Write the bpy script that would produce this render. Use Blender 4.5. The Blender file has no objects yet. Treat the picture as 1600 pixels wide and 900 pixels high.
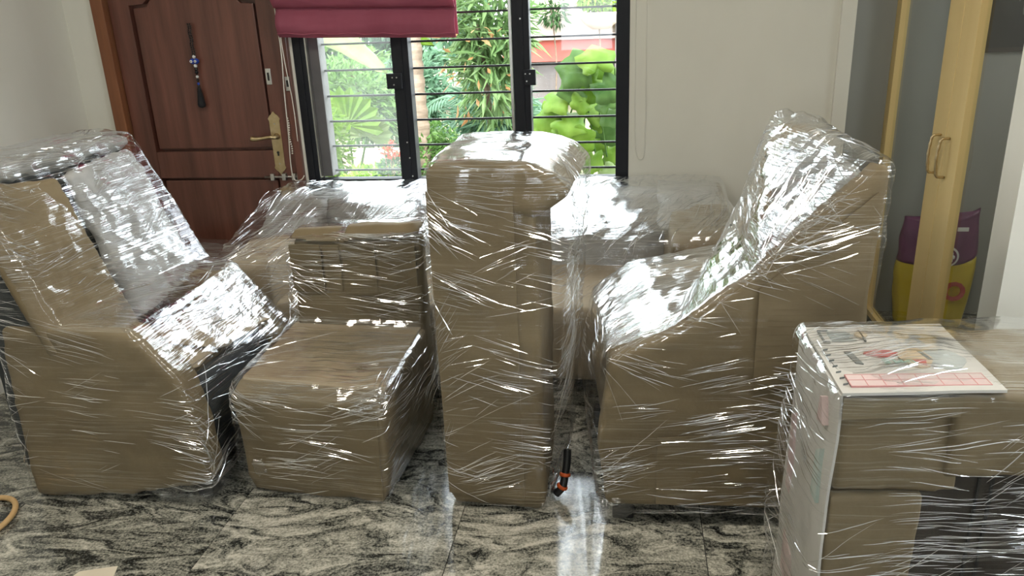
import bpy, bmesh, math, random
import numpy as np
from mathutils import Vector, Matrix, noise
from mathutils.bvhtree import BVHTree

scene = bpy.context.scene
COL = scene.collection
R = math.radians

# ------------------------------------------------------------------ camera
def cam_matrix(pitch, roll, yaw, loc):
    cy, sy = math.cos(yaw), math.sin(yaw)
    f0 = Vector((-sy, cy, 0)); r0 = Vector((cy, sy, 0)); u0 = Vector((0, 0, 1))
    f = f0*math.cos(pitch) - u0*math.sin(pitch)
    u = u0*math.cos(pitch) + f0*math.sin(pitch)
    r = r0*math.cos(roll) + u*math.sin(roll)
    u2 = u*math.cos(roll) - r0*math.sin(roll)
    m = Matrix((r, u2, -f)).transposed().to_4x4()
    m.translation = loc
    return m
cd = bpy.data.cameras.new('camera'); cam = bpy.data.objects.new('camera', cd); COL.objects.link(cam)
cd.sensor_width = 36.0; cd.lens = 1230/1600*36; cd.clip_start = 0.05; cd.clip_end = 200
cam.matrix_world = cam_matrix(R(19.72), R(-2.35), R(8.83), Vector((0, 0, 1.62)))
scene.camera = cam

# ------------------------------------------------------------------ world, sun, daylight portals, exposure
world = bpy.data.worlds.new('sky'); scene.world = world; world.use_nodes = True
bg = world.node_tree.nodes['Background']
bg.inputs[0].default_value = (0.86, 0.93, 1.0, 1); bg.inputs[1].default_value = 14.0
sd = bpy.data.lights.new('sun', 'SUN'); sun = bpy.data.objects.new('sun', sd); COL.objects.link(sun)
sd.energy = 7.0; sd.angle = R(3); sd.color = (1.0, 0.95, 0.85)
sun.rotation_euler = (R(32), R(14), 0)          # high, from the house side: lights the garden, not the room
def portal(name, loc, rot, sx, sy):             # daylight openings: they only guide sky light through the window and added openings
    l = bpy.data.lights.new(name, 'AREA'); l.shape = 'RECTANGLE'; l.size = sx; l.size_y = sy
    l.cycles.is_portal = True
    o = bpy.data.objects.new(name, l); COL.objects.link(o); o.location = loc; o.rotation_euler = rot
portal('daylight_front', (-0.84, 4.12, 1.62), (R(-90), 0, 0), 1.7, 1.7)
portal('added_daylight_rear', (-0.5, -1.55, 1.5), (R(90), 0, 0), .6, .8)
portal('added_daylight_side', (2.62, .7, 1.7), (0, R(90), 0), 1.0, 1.2)
portal('added_daylight_alcove', (2.62, 3.3, 1.6), (0, R(90), 0), .6, .4)
scene.view_settings.view_transform = 'Standard'
scene.view_settings.look = 'None'
scene.view_settings.gamma = 1.0
scene.view_settings.use_curve_mapping = False
scene.view_settings.exposure = 0.0
scene.cycles.transparent_max_bounces = 16
scene.cycles.max_bounces = 7
scene.cycles.diffuse_bounces = 4
scene.cycles.glossy_bounces = 4
scene.cycles.sample_clamp_indirect = 6.0
scene.cycles.adaptive_threshold = 0.03
scene.cycles.caustics_reflective = False
scene.cycles.caustics_refractive = False

# ------------------------------------------------------------------ helpers
def tag(o, label=None, cat=None, group=None, kind=None):
    if label: o['label'] = label
    if cat: o['category'] = cat
    if group: o['group'] = group
    if kind: o['kind'] = kind
    return o

def put(o, parent=None):
    COL.objects.link(o)
    if parent is not None:
        o.parent = parent
        o.matrix_parent_inverse = chain(parent).inverted()
    return o
def chain(o):
    m = Matrix.LocRotScale(o.location, o.rotation_euler, o.scale)
    if o.parent is not None:
        return chain(o.parent) @ o.matrix_parent_inverse @ m
    return m

def empty(name, loc, label, cat, group=None):
    o = bpy.data.objects.new(name, None); o.location = loc; o.empty_display_size = .1
    COL.objects.link(o)
    return tag(o, label, cat, group)

class MB:
    """collects geometry of one mesh object"""
    def __init__(s): s.v = []; s.f = []
    def add(s, vs, fs):
        b = len(s.v); s.v += [tuple(p) for p in vs]; s.f += [tuple(i+b for i in f) for f in fs]; return s
    def box(s, lo, hi, m=None):
        x0, y0, z0 = lo; x1, y1, z1 = hi
        vs = [Vector(p) for p in ((x0,y0,z0),(x1,y0,z0),(x1,y1,z0),(x0,y1,z0),(x0,y0,z1),(x1,y0,z1),(x1,y1,z1),(x0,y1,z1))]
        if m: vs = [m @ p for p in vs]
        return s.add(vs, [(0,3,2,1),(4,5,6,7),(0,1,5,4),(1,2,6,5),(2,3,7,6),(3,0,4,7)])
    def prism(s, poly, axis, a, b):
        """poly in the two other axes, extruded along axis from a to b"""
        n = len(poly)
        def mk(p, t):
            q = list(p); q.insert(axis, t); return q
        vs = [mk(p, a) for p in poly] + [mk(p, b) for p in poly]
        fs = [tuple(range(n))[::-1], tuple(range(n, 2*n))]
        fs += [(i, (i+1) % n, n+(i+1) % n, n+i) for i in range(n)]
        return s.add(vs, fs)
    def tube(s, pts, r, seg=8, closed=False):
        pts = [Vector(p) for p in pts]; n = len(pts)
        rr = r if isinstance(r, (list, tuple)) else [r]*n
        vs = []; up = Vector((0.13, 0.31, 1)).normalized()
        for i, p in enumerate(pts):
            if closed: t = pts[(i+1) % n] - pts[i-1]
            else: t = pts[min(i+1, n-1)] - pts[max(i-1, 0)]
            t.normalize()
            a = t.cross(up)
            if a.length < 1e-4: a = t.cross(Vector((1, 0, 0)))
            a.normalize(); b = a.cross(t); up = b
            for k in range(seg):
                an = 2*math.pi*k/seg
                vs.append(p + (a*math.cos(an) + b*math.sin(an))*rr[i])
        fs = []
        for i in range(n if closed else n-1):
            j = (i+1) % n
            for k in range(seg):
                k2 = (k+1) % seg
                fs.append((i*seg+k, i*seg+k2, j*seg+k2, j*seg+k))
        if not closed:
            fs.append(tuple(range(seg))[::-1]); fs.append(tuple((n-1)*seg+k for k in range(seg)))
        return s.add(vs, fs)
    def lathe(s, prof, c, seg=16, ax=Vector((0, 0, 1))):
        """prof: (radius, height) along ax from c"""
        ax = Vector(ax).normalized(); a = ax.orthogonal().normalized(); b = ax.cross(a); c = Vector(c)
        vs = []; n = len(prof)
        for r, h in prof:
            for k in range(seg):
                an = 2*math.pi*k/seg
                vs.append(c + ax*h + (a*math.cos(an)+b*math.sin(an))*r)
        fs = []
        for i in range(n-1):
            for k in range(seg):
                k2 = (k+1) % seg
                fs.append((i*seg+k, i*seg+k2, (i+1)*seg+k2, (i+1)*seg+k))
        fs.append(tuple(range(seg))[::-1]); fs.append(tuple((n-1)*seg+k for k in range(seg)))
        return s.add(vs, fs)
    def build(s, name, mat, parent=None, smooth=False, bevel=0, label=None):
        me = bpy.data.meshes.new(name); me.from_pydata(s.v, [], s.f); me.update()
        bm = bmesh.new(); bm.from_mesh(me)
        bmesh.ops.recalc_face_normals(bm, faces=bm.faces[:])
        if bevel:
            bmesh.ops.bevel(bm, geom=[e for e in bm.edges if len(e.link_faces) == 2 and e.calc_face_angle(0) > .5], offset=bevel, segments=2, affect='EDGES', profile=.6)
        bm.to_mesh(me); bm.free()
        me.materials.append(mat)
        if smooth: me.shade_smooth()
        o = bpy.data.objects.new(name, me); put(o, parent)
        if label: o['label'] = label
        return o

def struct(o, label, cat): return tag(o, label, cat, kind='structure')

def crom(pts, n):
    P = [Vector(p) for p in pts]; out = []
    for i in range(len(P)-1):
        p0 = P[max(i-1, 0)]; p1 = P[i]; p2 = P[i+1]; p3 = P[min(i+2, len(P)-1)]
        for k in range(n):
            t = k/n
            out.append(.5*((2*p1) + (p2-p0)*t + (2*p0-5*p1+4*p2-p3)*t*t + (3*p1-p0-3*p2+p3)*t**3))
    out.append(P[-1]); return out

# ------------------------------------------------------------------ materials
def mat(name):
    m = bpy.data.materials.new(name); m.use_nodes = True
    nt = m.node_tree; nt.nodes.clear()
    out = nt.nodes.new('ShaderNodeOutputMaterial')
    return m, nt, out
class N:
    def __init__(s, nt): s.nt = nt
    def __call__(s, typ, ins=None, **kw):
        n = s.nt.nodes.new('ShaderNode'+typ)
        for k, v in kw.items(): setattr(n, k, v)
        for k, v in (ins or {}).items():
            sock = n.inputs[k]
            if isinstance(v, bpy.types.NodeSocket): s.nt.links.new(v, sock)
            else: sock.default_value = v
        return n
def c4(c): return (c[0], c[1], c[2], 1)
def ramp(n, fac, stops, interp='LINEAR'):
    r = n('ValToRGB', {'Fac': fac}); e = r.color_ramp; e.interpolation = interp
    while len(e.elements) > len(stops): e.elements.remove(e.elements[-1])
    while len(e.elements) < len(stops): e.elements.new(.5)
    for el, (p, c) in zip(e.elements, stops): el.position = p; el.color = c4(c)
    return r.outputs['Color']
def noise_mat(name, ca, cb, scale=(6, 6, 6), rough=.7, detail=5, bump=.15, bscale=60, spec=.4, metal=0, trans=0, rot=(0, 0, 0), dist=0.002, coat=0, lohi=(.3, .7)):
    m, nt, out = mat(name); n = N(nt)
    tc = n('TexCoord'); mp = n('Mapping', {'Vector': tc.outputs['Object'], 'Rotation': rot, 'Scale': scale})
    no = n('TexNoise', {'Vector': mp.outputs[0], 'Scale': 1.0, 'Detail': detail, 'Roughness': .6})
    col = ramp(n, no.outputs['Fac'], [(lohi[0], ca), (lohi[1], cb)])
    p = n('BsdfPrincipled', {'Base Color': col, 'Roughness': rough, 'Metallic': metal, 'Specular IOR Level': spec, 'Coat Weight': coat, 'Coat Roughness': .15})
    if bump:
        bn = n('TexNoise', {'Vector': tc.outputs['Object'], 'Scale': bscale, 'Detail': 3})
        b = n('Bump', {'Height': bn.outputs['Fac'], 'Strength': bump, 'Distance': dist}); nt.links.new(b.outputs[0], p.inputs['Normal'])
    sh = p.outputs[0]
    if trans:
        t = n('BsdfTranslucent', {'Color': col}); sh = n('MixShader', {0: trans, 1: sh, 2: t.outputs[0]}).outputs[0]
    nt.links.new(sh, out.inputs[0]); return m

M = {}
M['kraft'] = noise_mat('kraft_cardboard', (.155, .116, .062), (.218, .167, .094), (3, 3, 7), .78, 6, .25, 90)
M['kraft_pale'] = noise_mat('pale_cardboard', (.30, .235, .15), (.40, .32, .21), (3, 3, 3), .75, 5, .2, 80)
M['kraft_dark'] = noise_mat('aged_cardboard', (.14, .11, .062), (.21, .165, .095), (3, 3, 8), .8, 6, .25, 90)
M['foam'] = noise_mat('white_foam_sheet', (.34, .335, .31), (.46, .455, .43), (9, 9, 9), .6, 4, .5, 70, trans=.2)
M['dark_cloth'] = noise_mat('dark_upholstery', (.018, .022, .024), (.035, .04, .042), (20, 20, 20), .8)
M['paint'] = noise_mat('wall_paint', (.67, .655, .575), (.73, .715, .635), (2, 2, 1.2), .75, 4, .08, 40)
M['paint_shade'] = noise_mat('shaded_wall_paint', (.30, .30, .27), (.34, .34, .31), (2, 2, .8), .8, 4, .08, 40)  # alcove shade put into a grey copy of the wall paint
M['ceiling'] = noise_mat('ceiling_paint', (.74, .74, .72), (.78, .78, .76), (2, 2, 2), .8)
M['wood'] = noise_mat('dark_teak', (.075, .027, .018), (.20, .077, .052), (14, 14, .9), .38, 7, .12, 50, coat=.25, lohi=(.28, .75))
M['wood_frame'] = noise_mat('teak_frame', (.13, .045, .018), (.26, .10, .042), (16, 16, 1.0), .42, 7, .12, 50, coat=.2)
M['black_metal'] = noise_mat('black_paint', (.008, .009, .012), (.013, .014, .018), (8, 8, 8), .5, spec=.25, bump=.05)
M['bar_metal'] = noise_mat('dark_grey_bar', (.018, .018, .02), (.03, .03, .032), (8, 8, 8), .45, spec=.4, bump=0)
M['grey_jamb'] = noise_mat('grey_jamb', (.10, .095, .095), (.13, .125, .125), (6, 6, 6), .6)
M['brass'] = noise_mat('brass', (.50, .38, .20), (.64, .51, .31), (30, 30, 30), .38, metal=1, bump=.3, bscale=120)
M['steel'] = noise_mat('steel', (.5, .49, .46), (.6, .59, .56), (30, 30, 30), .3, metal=1, bump=0)
M['blind'] = noise_mat('maroon_fabric', (.43, .115, .17), (.50, .15, .215), (5, 5, 3), .85, 4, .3, 140, trans=.45)
M['cord'] = noise_mat('white_cord', (.62, .58, .5), (.72, .68, .6), (90, 90, 90), .7)
M['yellow'] = noise_mat('cream_yellow_laminate', (.66, .48, .20), (.72, .54, .24), (6, 6, 1.2), .45, 3, .03, 40)
M['yellow_edge'] = noise_mat('yellow_edge', (.48, .34, .13), (.56, .40, .17), (6, 6, 1.2), .5, 3, .03, 40)
M['bead_black'] = noise_mat('black_bead', (.008, .008, .009), (.014, .014, .015), (60, 60, 60), .25, bump=0)
M['bead_white'] = noise_mat('white_bead', (.75, .75, .72), (.8, .8, .78), (60, 60, 60), .3, bump=0)
M['bead_blue'] = noise_mat('blue_bead', (.02, .05, .30), (.03, .07, .36), (60, 60, 60), .2, bump=0)
M['thread'] = noise_mat('black_thread', (.006, .006, .007), (.014, .013, .014), (200, 200, 8), .8)
M['tan'] = noise_mat('tan_cord', (.50, .32, .14), (.58, .38, .18), (40, 40, 40), .5)
M['paper'] = noise_mat('cream_paper', (.66, .58, .45), (.72, .64, .5), (9, 9, 9), .8)
M['orange'] = noise_mat('orange_plastic', (.62, .10, .02), (.7, .13, .03), (20, 20, 20), .4)
M['black_plastic'] = noise_mat('black_plastic', (.012, .012, .012), (.02, .02, .02), (20, 20, 20), .35)
M['carton_white'] = noise_mat('white_carton', (.52, .50, .455), (.62, .60, .55), (5, 5, 5), .6, 5, .1, 60)
M['print_pink'] = noise_mat('pink_print', (.58, .25, .24), (.64, .34, .32), (40, 40, 40), .7, bump=0)
M['print_wash'] = noise_mat('faded_pink_print', (.60, .44, .42), (.64, .52, .49), (12, 12, 12), .7, bump=0)
M['print_red'] = noise_mat('red_print', (.45, .05, .04), (.58, .14, .12), (30, 30, 30), .7, bump=0)
M['print_green'] = noise_mat('green_print', (.16, .36, .30), (.40, .52, .46), (20, 20, 20), .7, bump=0)
M['print_mint'] = noise_mat('faded_mint_print', (.40, .52, .47), (.56, .60, .55), (20, 20, 20), .7, bump=0)
M['print_grey'] = noise_mat('grey_print', (.10, .11, .10), (.2, .21, .2), (40, 40, 40), .7, bump=0)
M['print_pale'] = noise_mat('pale_grey_print', (.36, .39, .37), (.44, .47, .45), (8, 8, 8), .7, bump=0)
M['print_tan'] = noise_mat('tan_print', (.52, .40, .26), (.60, .50, .36), (8, 8, 8), .7, bump=0)
M['dark_wood'] = noise_mat('dark_cabinet_wood', (.022, .017, .013), (.040, .030, .023), (10, 10, 1.5), .5, 5, .1, 40)
M['bag_yellow'] = noise_mat('yellow_woven_plastic', (.58, .42, .02), (.68, .52, .05), (10, 10, 10), .35, 4, .5, 25, dist=.01)
M['bag_purple'] = noise_mat('purple_woven_plastic', (.12, .028, .085), (.17, .045, .125), (10, 10, 10), .35, 4, .5, 25, dist=.01)
M['picture'] = noise_mat('black_picture', (.012, .012, .013), (.02, .02, .021), (9, 9, 9), .35, bump=0)
M['picture_line'] = noise_mat('grey_chalk_line', (.16, .17, .17), (.2, .21, .21), (40, 40, 40), .8, bump=0)
M['grout'] = noise_mat('dark_grout', (.012, .012, .012), (.02, .02, .02), (30, 30, 30), .8)

# granite: flowing black, grey and cream, polished
m, nt, out = mat('polished_granite'); n = N(nt)
tc = n('TexCoord'); oi = n('ObjectInfo')
off = n('VectorMath', {0: oi.outputs['Random'], 1: (37, 91, 53)}, operation='MULTIPLY')
add = n('VectorMath', {0: tc.outputs['Object'], 1: off.outputs[0]}, operation='ADD')
mp = n('Mapping', {'Vector': add.outputs[0], 'Rotation': (0, 0, R(24)), 'Scale': (1.0, 2.3, 1)})
warp = n('TexNoise', {'Vector': mp.outputs[0], 'Scale': 1.6, 'Detail': 3, 'Distortion': .8})
wv = n('VectorMath', {0: warp.outputs['Color'], 1: (.9, .9, .9)}, operation='MULTIPLY')
wa = n('VectorMath', {0: mp.outputs[0], 1: wv.outputs[0]}, operation='ADD')
big = n('TexNoise', {'Vector': wa.outputs[0], 'Scale': 3.4, 'Detail': 12, 'Roughness': .68, 'Distortion': 1.8})
fine = n('TexNoise', {'Vector': add.outputs[0], 'Scale': 130, 'Detail': 4, 'Roughness': .8})
mixf = n('Math', {0: big.outputs['Fac'], 1: n('Math', {0: fine.outputs['Fac'], 1: .62}, operation='MULTIPLY').outputs[0]}, operation='ADD')
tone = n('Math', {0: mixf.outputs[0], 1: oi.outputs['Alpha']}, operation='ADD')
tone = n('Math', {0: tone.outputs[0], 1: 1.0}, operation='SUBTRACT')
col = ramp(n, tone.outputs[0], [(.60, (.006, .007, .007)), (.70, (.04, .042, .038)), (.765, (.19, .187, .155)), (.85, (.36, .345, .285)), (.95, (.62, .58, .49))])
p = n('BsdfPrincipled', {'Base Color': col, 'Roughness': .09, 'Specular IOR Level': .6})
nt.links.new(p.outputs[0], out.inputs[0]); M['granite'] = m

def film_mat(name, k1=.65, k2=8.0, base=.06, haze=.008, bumps=.25, rough=.09):
    """clear film whose stretched layers reflect most along fine drawn lines"""
    m, nt, out = mat(name); n = N(nt)
    tc = n('TexCoord'); ge = n('NewGeometry')
    def nz(scale, rot=(0, 0, 0), det=2):
        mp = n('Mapping', {'Vector': tc.outputs['Object'], 'Rotation': rot, 'Scale': scale})
        return n('TexNoise', {'Vector': mp.outputs[0], 'Scale': 1.0, 'Detail': det, 'Roughness': .5}).outputs['Fac']
    def rng_(v, a, b, c=0.0, d=1.0): return n('MapRange', {'Value': v, 'From Min': a, 'From Max': b, 'To Min': c, 'To Max': d}).outputs[0]
    def mul(a, b): return n('Math', {0: a, 1: b}, operation='MULTIPLY').outputs[0]
    def addm(a, b, clamp=False): return n('Math', {0: a, 1: b}, operation='ADD', use_clamp=clamp).outputs[0]
    side1 = nz((2.2, 2.2, 210), (R(8), R(-7), 0)); side2 = nz((3.0, 3.0, 170), (R(-16), R(19), 0))
    top1 = nz((3.5, 190, 30), (0, 0, R(24))); crump = nz((17, 17, 17), det=3); where = nz((3.0, 3.0, 3.4), det=2); where2 = nz((2.6, 3.3, 2.9), (1, 2, 3), 2)
    sep = n('SeparateXYZ', {0: ge.outputs['Normal']}); up = rng_(sep.outputs[2], .72, .88)
    ls = addm(mul(rng_(side1, .55, .63), rng_(where, .42, .58)), mul(rng_(side2, .57, .65), rng_(where2, .46, .60)), True)
    lt = mul(rng_(top1, .53, .62), rng_(where, .36, .52))
    ls = mul(ls, rng_(sep.outputs[2], .15, .45, .45, 1.0))
    lines = n('Mix', {0: up, 2: ls, 3: lt}).outputs[0]
    hs = addm(side1, mul(side2, .7)); ht = mul(top1, 1.7); h = addm(n('Mix', {0: up, 2: hs, 3: ht}).outputs[0], mul(crump, .8))
    bm_ = n('Bump', {'Height': h, 'Strength': bumps, 'Distance': .005})
    fr = n('Fresnel', {'IOR': 1.5, 'Normal': bm_.outputs[0]}).outputs[0]
    kt = rng_(sep.outputs[2], .25, .8, k1, 2.2)      # reflectivity raised on the upward faces to put extra brightness there
    f = addm(mul(fr, addm(mul(lines, k2), kt)), mul(lines, base), True)
    inv = n('Math', {0: 1.0, 1: ge.outputs['Backfacing']}, operation='SUBTRACT').outputs[0]
    gl = n('BsdfGlossy', {'Color': (.96, .97, .98, 1), 'Roughness': rough, 'Normal': bm_.outputs[0]})
    tr = n('BsdfTransparent', {'Color': (.975, .975, .975, 1)})
    df = n('BsdfDiffuse', {'Color': (.8, .8, .8, 1)}); tl = n('BsdfTranslucent', {'Color': (.8, .8, .8, 1)})
    hz = n('MixShader', {0: .5, 1: df.outputs[0], 2: tl.outputs[0]})
    s1 = n('MixShader', {0: haze, 1: tr.outputs[0], 2: hz.outputs[0]})
    s2 = n('MixShader', {0: mul(f, inv), 1: s1.outputs[0], 2: gl.outputs[0]})
    nt.links.new(s2.outputs[0], out.inputs[0]); return m
M['film'] = film_mat('stretch_film')
M['film_thick'] = film_mat('layered_stretch_film', 1.0, 6.0, .10, .04, .35, .10)
m, nt, out = mat('stretch_film_crease'); n = N(nt)
gl = n('BsdfGlossy', {'Color': (.97, .98, .99, 1), 'Roughness': .15})
df = n('BsdfDiffuse', {'Color': (.85, .85, .85, 1)}); tl = n('BsdfTranslucent', {'Color': (.85, .85, .85, 1)})
hz = n('MixShader', {0: .5, 1: df.outputs[0], 2: tl.outputs[0]})
g2 = n('MixShader', {0: .18, 1: gl.outputs[0], 2: hz.outputs[0]})
tr = n('BsdfTransparent'); s = n('MixShader', {0: .75, 1: tr.outputs[0], 2: g2.outputs[0]})
nt.links.new(s.outputs[0], out.inputs[0]); M['crease'] = m

def glass_mat(name, haze=.0, tint=(.97, .98, .97), hcol=(.8, .82, .78)):
    m, nt, out = mat(name); n = N(nt)
    fr = n('Fresnel', {'IOR': 1.45}); tr = n('BsdfTransparent', {'Color': c4(tint)}); gl = n('BsdfGlossy', {'Roughness': .02})
    ge = n('NewGeometry'); inv = n('Math', {0: 1.0, 1: ge.outputs['Backfacing']}, operation='SUBTRACT')
    ff = n('Math', {0: fr.outputs[0], 1: inv.outputs[0]}, operation='MULTIPLY')
    sh = n('MixShader', {0: ff.outputs[0], 1: tr.outputs[0], 2: gl.outputs[0]}).outputs[0]
    if haze:
        tc = n('TexCoord'); no = n('TexNoise', {'Vector': tc.outputs['Object'], 'Scale': 3.0, 'Detail': 4})
        mk = n('MapRange', {'Value': no.outputs['Fac'], 'From Min': .3, 'From Max': .7, 'To Min': haze*.6, 'To Max': haze*1.3})
        tl = n('BsdfTranslucent', {'Color': c4(hcol)})
        sh = n('MixShader', {0: mk.outputs[0], 1: sh, 2: tl.outputs[0]}).outputs[0]
    nt.links.new(sh, out.inputs[0]); return m
M['glass'] = glass_mat('clear_glass')
M['glass_dusty'] = glass_mat('dusty_glass', .045)

def leaf_mat(name, ca, cb, scale=6, trans=.45, rough=.45):
    ca = [v*.5 for v in ca]; cb = [v*.5 for v in cb]
    return noise_mat(name, ca, cb, (scale,)*3, rough, 3, 0, trans=trans, spec=.15)
M['leaf_mid'] = leaf_mat('mid_green_leaf', (.09, .22, .05), (.24, .42, .11))
M['leaf_bright'] = leaf_mat('bright_green_leaf', (.20, .42, .03), (.40, .62, .09))
M['leaf_deep'] = leaf_mat('deep_green_leaf', (.05, .14, .045), (.13, .26, .09))
M['leaf_blue'] = leaf_mat('blue_green_leaf', (.12, .27, .15), (.24, .40, .24))
M['leaf_orange'] = leaf_mat('orange_young_leaf', (.55, .24, .09), (.62, .42, .2))
M['leaf_pale'] = leaf_mat('pale_green_leaf', (.34, .50, .16), (.52, .64, .3))
M['leaf_mango'] = leaf_mat('narrow_green_leaf', (.15, .30, .09), (.33, .48, .20))
M['leaf_dry'] = leaf_mat('dry_leaf', (.46, .24, .12), (.56, .34, .18))
M['bark'] = noise_mat('pale_palm_bark', (.12, .09, .06), (.26, .20, .15), (4, 4, 26), .85, 4, .5, 40, dist=.01)
M['bark_dark'] = noise_mat('brown_bark', (.10, .07, .05), (.18, .13, .09), (6, 6, 20), .9, 4, .5, 40, dist=.01)
M['petal'] = leaf_mat('red_petal', (.75, .06, .03), (.85, .14, .08), trans=.3)
M['soil'] = noise_mat('garden_soil', (.09, .07, .05), (.13, .14, .06), (2, 2, 2), .95, 5, .4, 20, dist=.02)
M['stone_pink'] = noise_mat('pink_stone', (.32, .23, .18), (.38, .30, .25), (3, 3, 3), .85)
M['house_wall'] = noise_mat('pale_pink_plaster', (.46, .36, .32), (.52, .43, .38), (1.5, 1.5, 1.5), .85)
M['house_red'] = noise_mat('red_plaster', (.36, .07, .055), (.42, .10, .08), (2, 2, 2), .8)
M['house_grey'] = noise_mat('grey_plaster', (.10, .085, .08), (.15, .13, .125), (2, 2, 2), .9)
M['house_glass'] = noise_mat('dark_window_glass', (.06, .08, .08), (.12, .15, .15), (3, 3, 3), .1, bump=0)

# ------------------------------------------------------------------ room shell
WY = 3.95            # back wall
CZ = 2.9
b = MB()
b.box((-3.1, WY, -.05), (-2.725, WY+.22, CZ)).box((-2.725, WY, 2.14), (-1.70, WY+.22, CZ)).box((-1.70, WY, -.05), (-1.683, WY+.22, CZ))
b.box((-1.683, WY, -.05), (0, WY+.22, .70)).box((-1.683, WY, 2.2), (0, WY+.22, CZ)).box((0, WY, -.05), (1.008, WY+.22, CZ))
struct(b.build('wall_back', M['paint']), 'off-white painted back wall with door and window openings', 'wall')
struct(MB().box((-3.1, -1.7, -.05), (-2.9, WY, CZ)).build('wall_left', M['paint']), 'off-white painted wall left of the wooden door', 'wall')
struct(MB().box((1.10, 2.38, -.05), (2.75, 2.5, CZ)).build('wall_right', M['paint']), 'bright off-white wall at the right edge beside the yellow doors', 'wall')
struct(MB().box((2.65, -1.7, -.05), (2.8, .1, CZ)).box((2.65, 1.3, -.05), (2.8, 2.38, CZ)).box((2.65, .1, -.05), (2.8, 1.3, 1.2)).box((2.65, .1, 2.2), (2.8, 1.3, CZ)).build('wall_right_side', M['paint']), 'off-white side wall with an added unseen opening for fill light near the camera', 'wall')  # unseen side opening added to brighten the room from the right
struct(MB().box((.95, WY+.22, -.05), (2.75, 4.45, CZ)).box((.96, WY+.20, -.05), (1.0, WY+.24, CZ)).build('wall_alcove', M['paint_shade']), 'wall behind the yellow framed doors, coloured grey to carry its shade', 'wall')
struct(MB().box((2.65, 2.5, -.05), (2.75, 3.1, CZ)).box((2.65, 3.5, -.05), (2.75, WY+.22, CZ)).box((2.65, 3.1, -.05), (2.75, 3.5, 1.3)).box((2.65, 3.1, 1.9), (2.75, 3.5, CZ)).build('wall_alcove_side', M['paint_shade']), 'side wall behind the yellow doors, greyed to carry shade, with an added light opening', 'wall')  # opening added to let fill light into the alcove
b = MB().box((-3.1, -1.75, -.05), (-.8, -1.6, CZ)).box((-.2, -1.75, -.05), (2.8, -1.6, CZ)).box((-.8, -1.75, 1.9), (-.2, -1.6, CZ)).box((-.8, -1.75, -.05), (-.2, -1.6, 1.1))
struct(b.build('wall_rear', M['paint']), 'rear wall behind the camera with an added opening for fill light', 'wall')  # opening behind the camera added for fill light
struct(MB().box((-3.2, -1.8, CZ), (2.9, 4.6, CZ+.12)).build('ceiling', M['ceiling']), 'white painted ceiling of the room', 'ceiling')
# corner batten strip where the back wall ends
struct(MB().box((.945, WY-.012, 0), (1.012, WY+.01, CZ)).build('trim_1', M['paint'], bevel=.004), 'pale vertical corner strip beside the shaded alcove', 'trim')

# two unseen round lamps added at the ceiling as fill light
lm, nt, out = mat('fill_lamp_diffuser'); n = N(nt)
nt.links.new(n('Emission', {'Color': (1.0, .93, .82, 1), 'Strength': 62.0}).outputs[0], out.inputs[0]); M['lamp'] = lm
for lx, lab in ((-1.7, 'unseen round fill lamp added over the left of the room'), (.55, 'unseen round fill lamp added over the right of the room')):
    le = empty('added_fill_lamp', (lx, 1.65, CZ), lab, 'lamp', 'added round fill lamps')
    MB().lathe([(.24, 0), (.24, .03), (.22, .045)], (lx, 1.65, CZ), 32, (0, 0, -1)).build('housing', M['ceiling'], le)
    MB().lathe([(.205, 0), (.20, .012)], (lx, 1.65, CZ-.045), 32, (0, 0, -1)).build('diffuser', M['lamp'], le)
# floor: slab + separate polished tiles
fl = struct(MB().box((-3.1, -1.75, -.12), (2.8, 4.3, -.006)).build('floor', M['grout']), 'polished black, grey and cream granite tile floor', 'floor')
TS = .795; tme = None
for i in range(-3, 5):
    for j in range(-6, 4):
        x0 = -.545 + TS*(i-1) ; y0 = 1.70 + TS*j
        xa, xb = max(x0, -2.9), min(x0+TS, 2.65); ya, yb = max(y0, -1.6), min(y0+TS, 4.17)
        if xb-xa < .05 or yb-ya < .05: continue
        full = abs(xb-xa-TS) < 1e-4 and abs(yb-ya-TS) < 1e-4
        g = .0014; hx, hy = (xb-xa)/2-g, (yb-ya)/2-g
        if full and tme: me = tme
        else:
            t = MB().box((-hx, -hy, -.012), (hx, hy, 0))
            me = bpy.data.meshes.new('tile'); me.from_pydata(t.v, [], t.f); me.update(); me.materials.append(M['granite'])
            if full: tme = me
        o = bpy.data.objects.new('tile', me); o.location = ((xa+xb)/2, (ya+yb)/2, 0); o.color[3] = {2: .99, 3: .955, -1: .95}.get(i, .985); put(o, fl)  # two tile columns toned darker, floor shade put into their colour

# ------------------------------------------------------------------ window with grille
win = bpy.data.objects.new('window_1', None); win.location = (-.84, WY, .786); COL.objects.link(win)
struct(win, 'black framed three part window with horizontal grille bars', 'window')
FT = 2.2
for nm, x0, x1 in (('frame_post', -1.683, -1.618), ('mullion', -1.172, -1.084), ('mullion', -.563, -.479), ('frame_post', -.064, 0.0)):
    q = MB().box((x0, WY-.004, .786), (x1, WY+.07, FT)).build(nm, M['black_metal'], win, bevel=.004)
    # raised rib running along each post
    MB().box((x0+(x1-x0)*.36, WY-.010, .786), (x0+(x1-x0)*.64, WY-.003, FT)).build('rib', M['black_metal'], q)
MB().box((-1.683, WY-.004, .69), (0, WY+.07, .79)).build('sill_rail', M['black_metal'], win, bevel=.004)
MB().box((-1.683, WY-.004, FT-.06), (0, WY+.07, FT)).build('head_rail', M['black_metal'], win, bevel=.004)
MB().box((-1.618, WY+.03, .80), (-1.56, WY+.12, FT)).build('inner_jamb', M['grey_jamb'], win)
MB().box((-1.622, WY-.002, .80), (-1.612, WY+.03, FT)).build('edge_strip', M['steel'], win)
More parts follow.
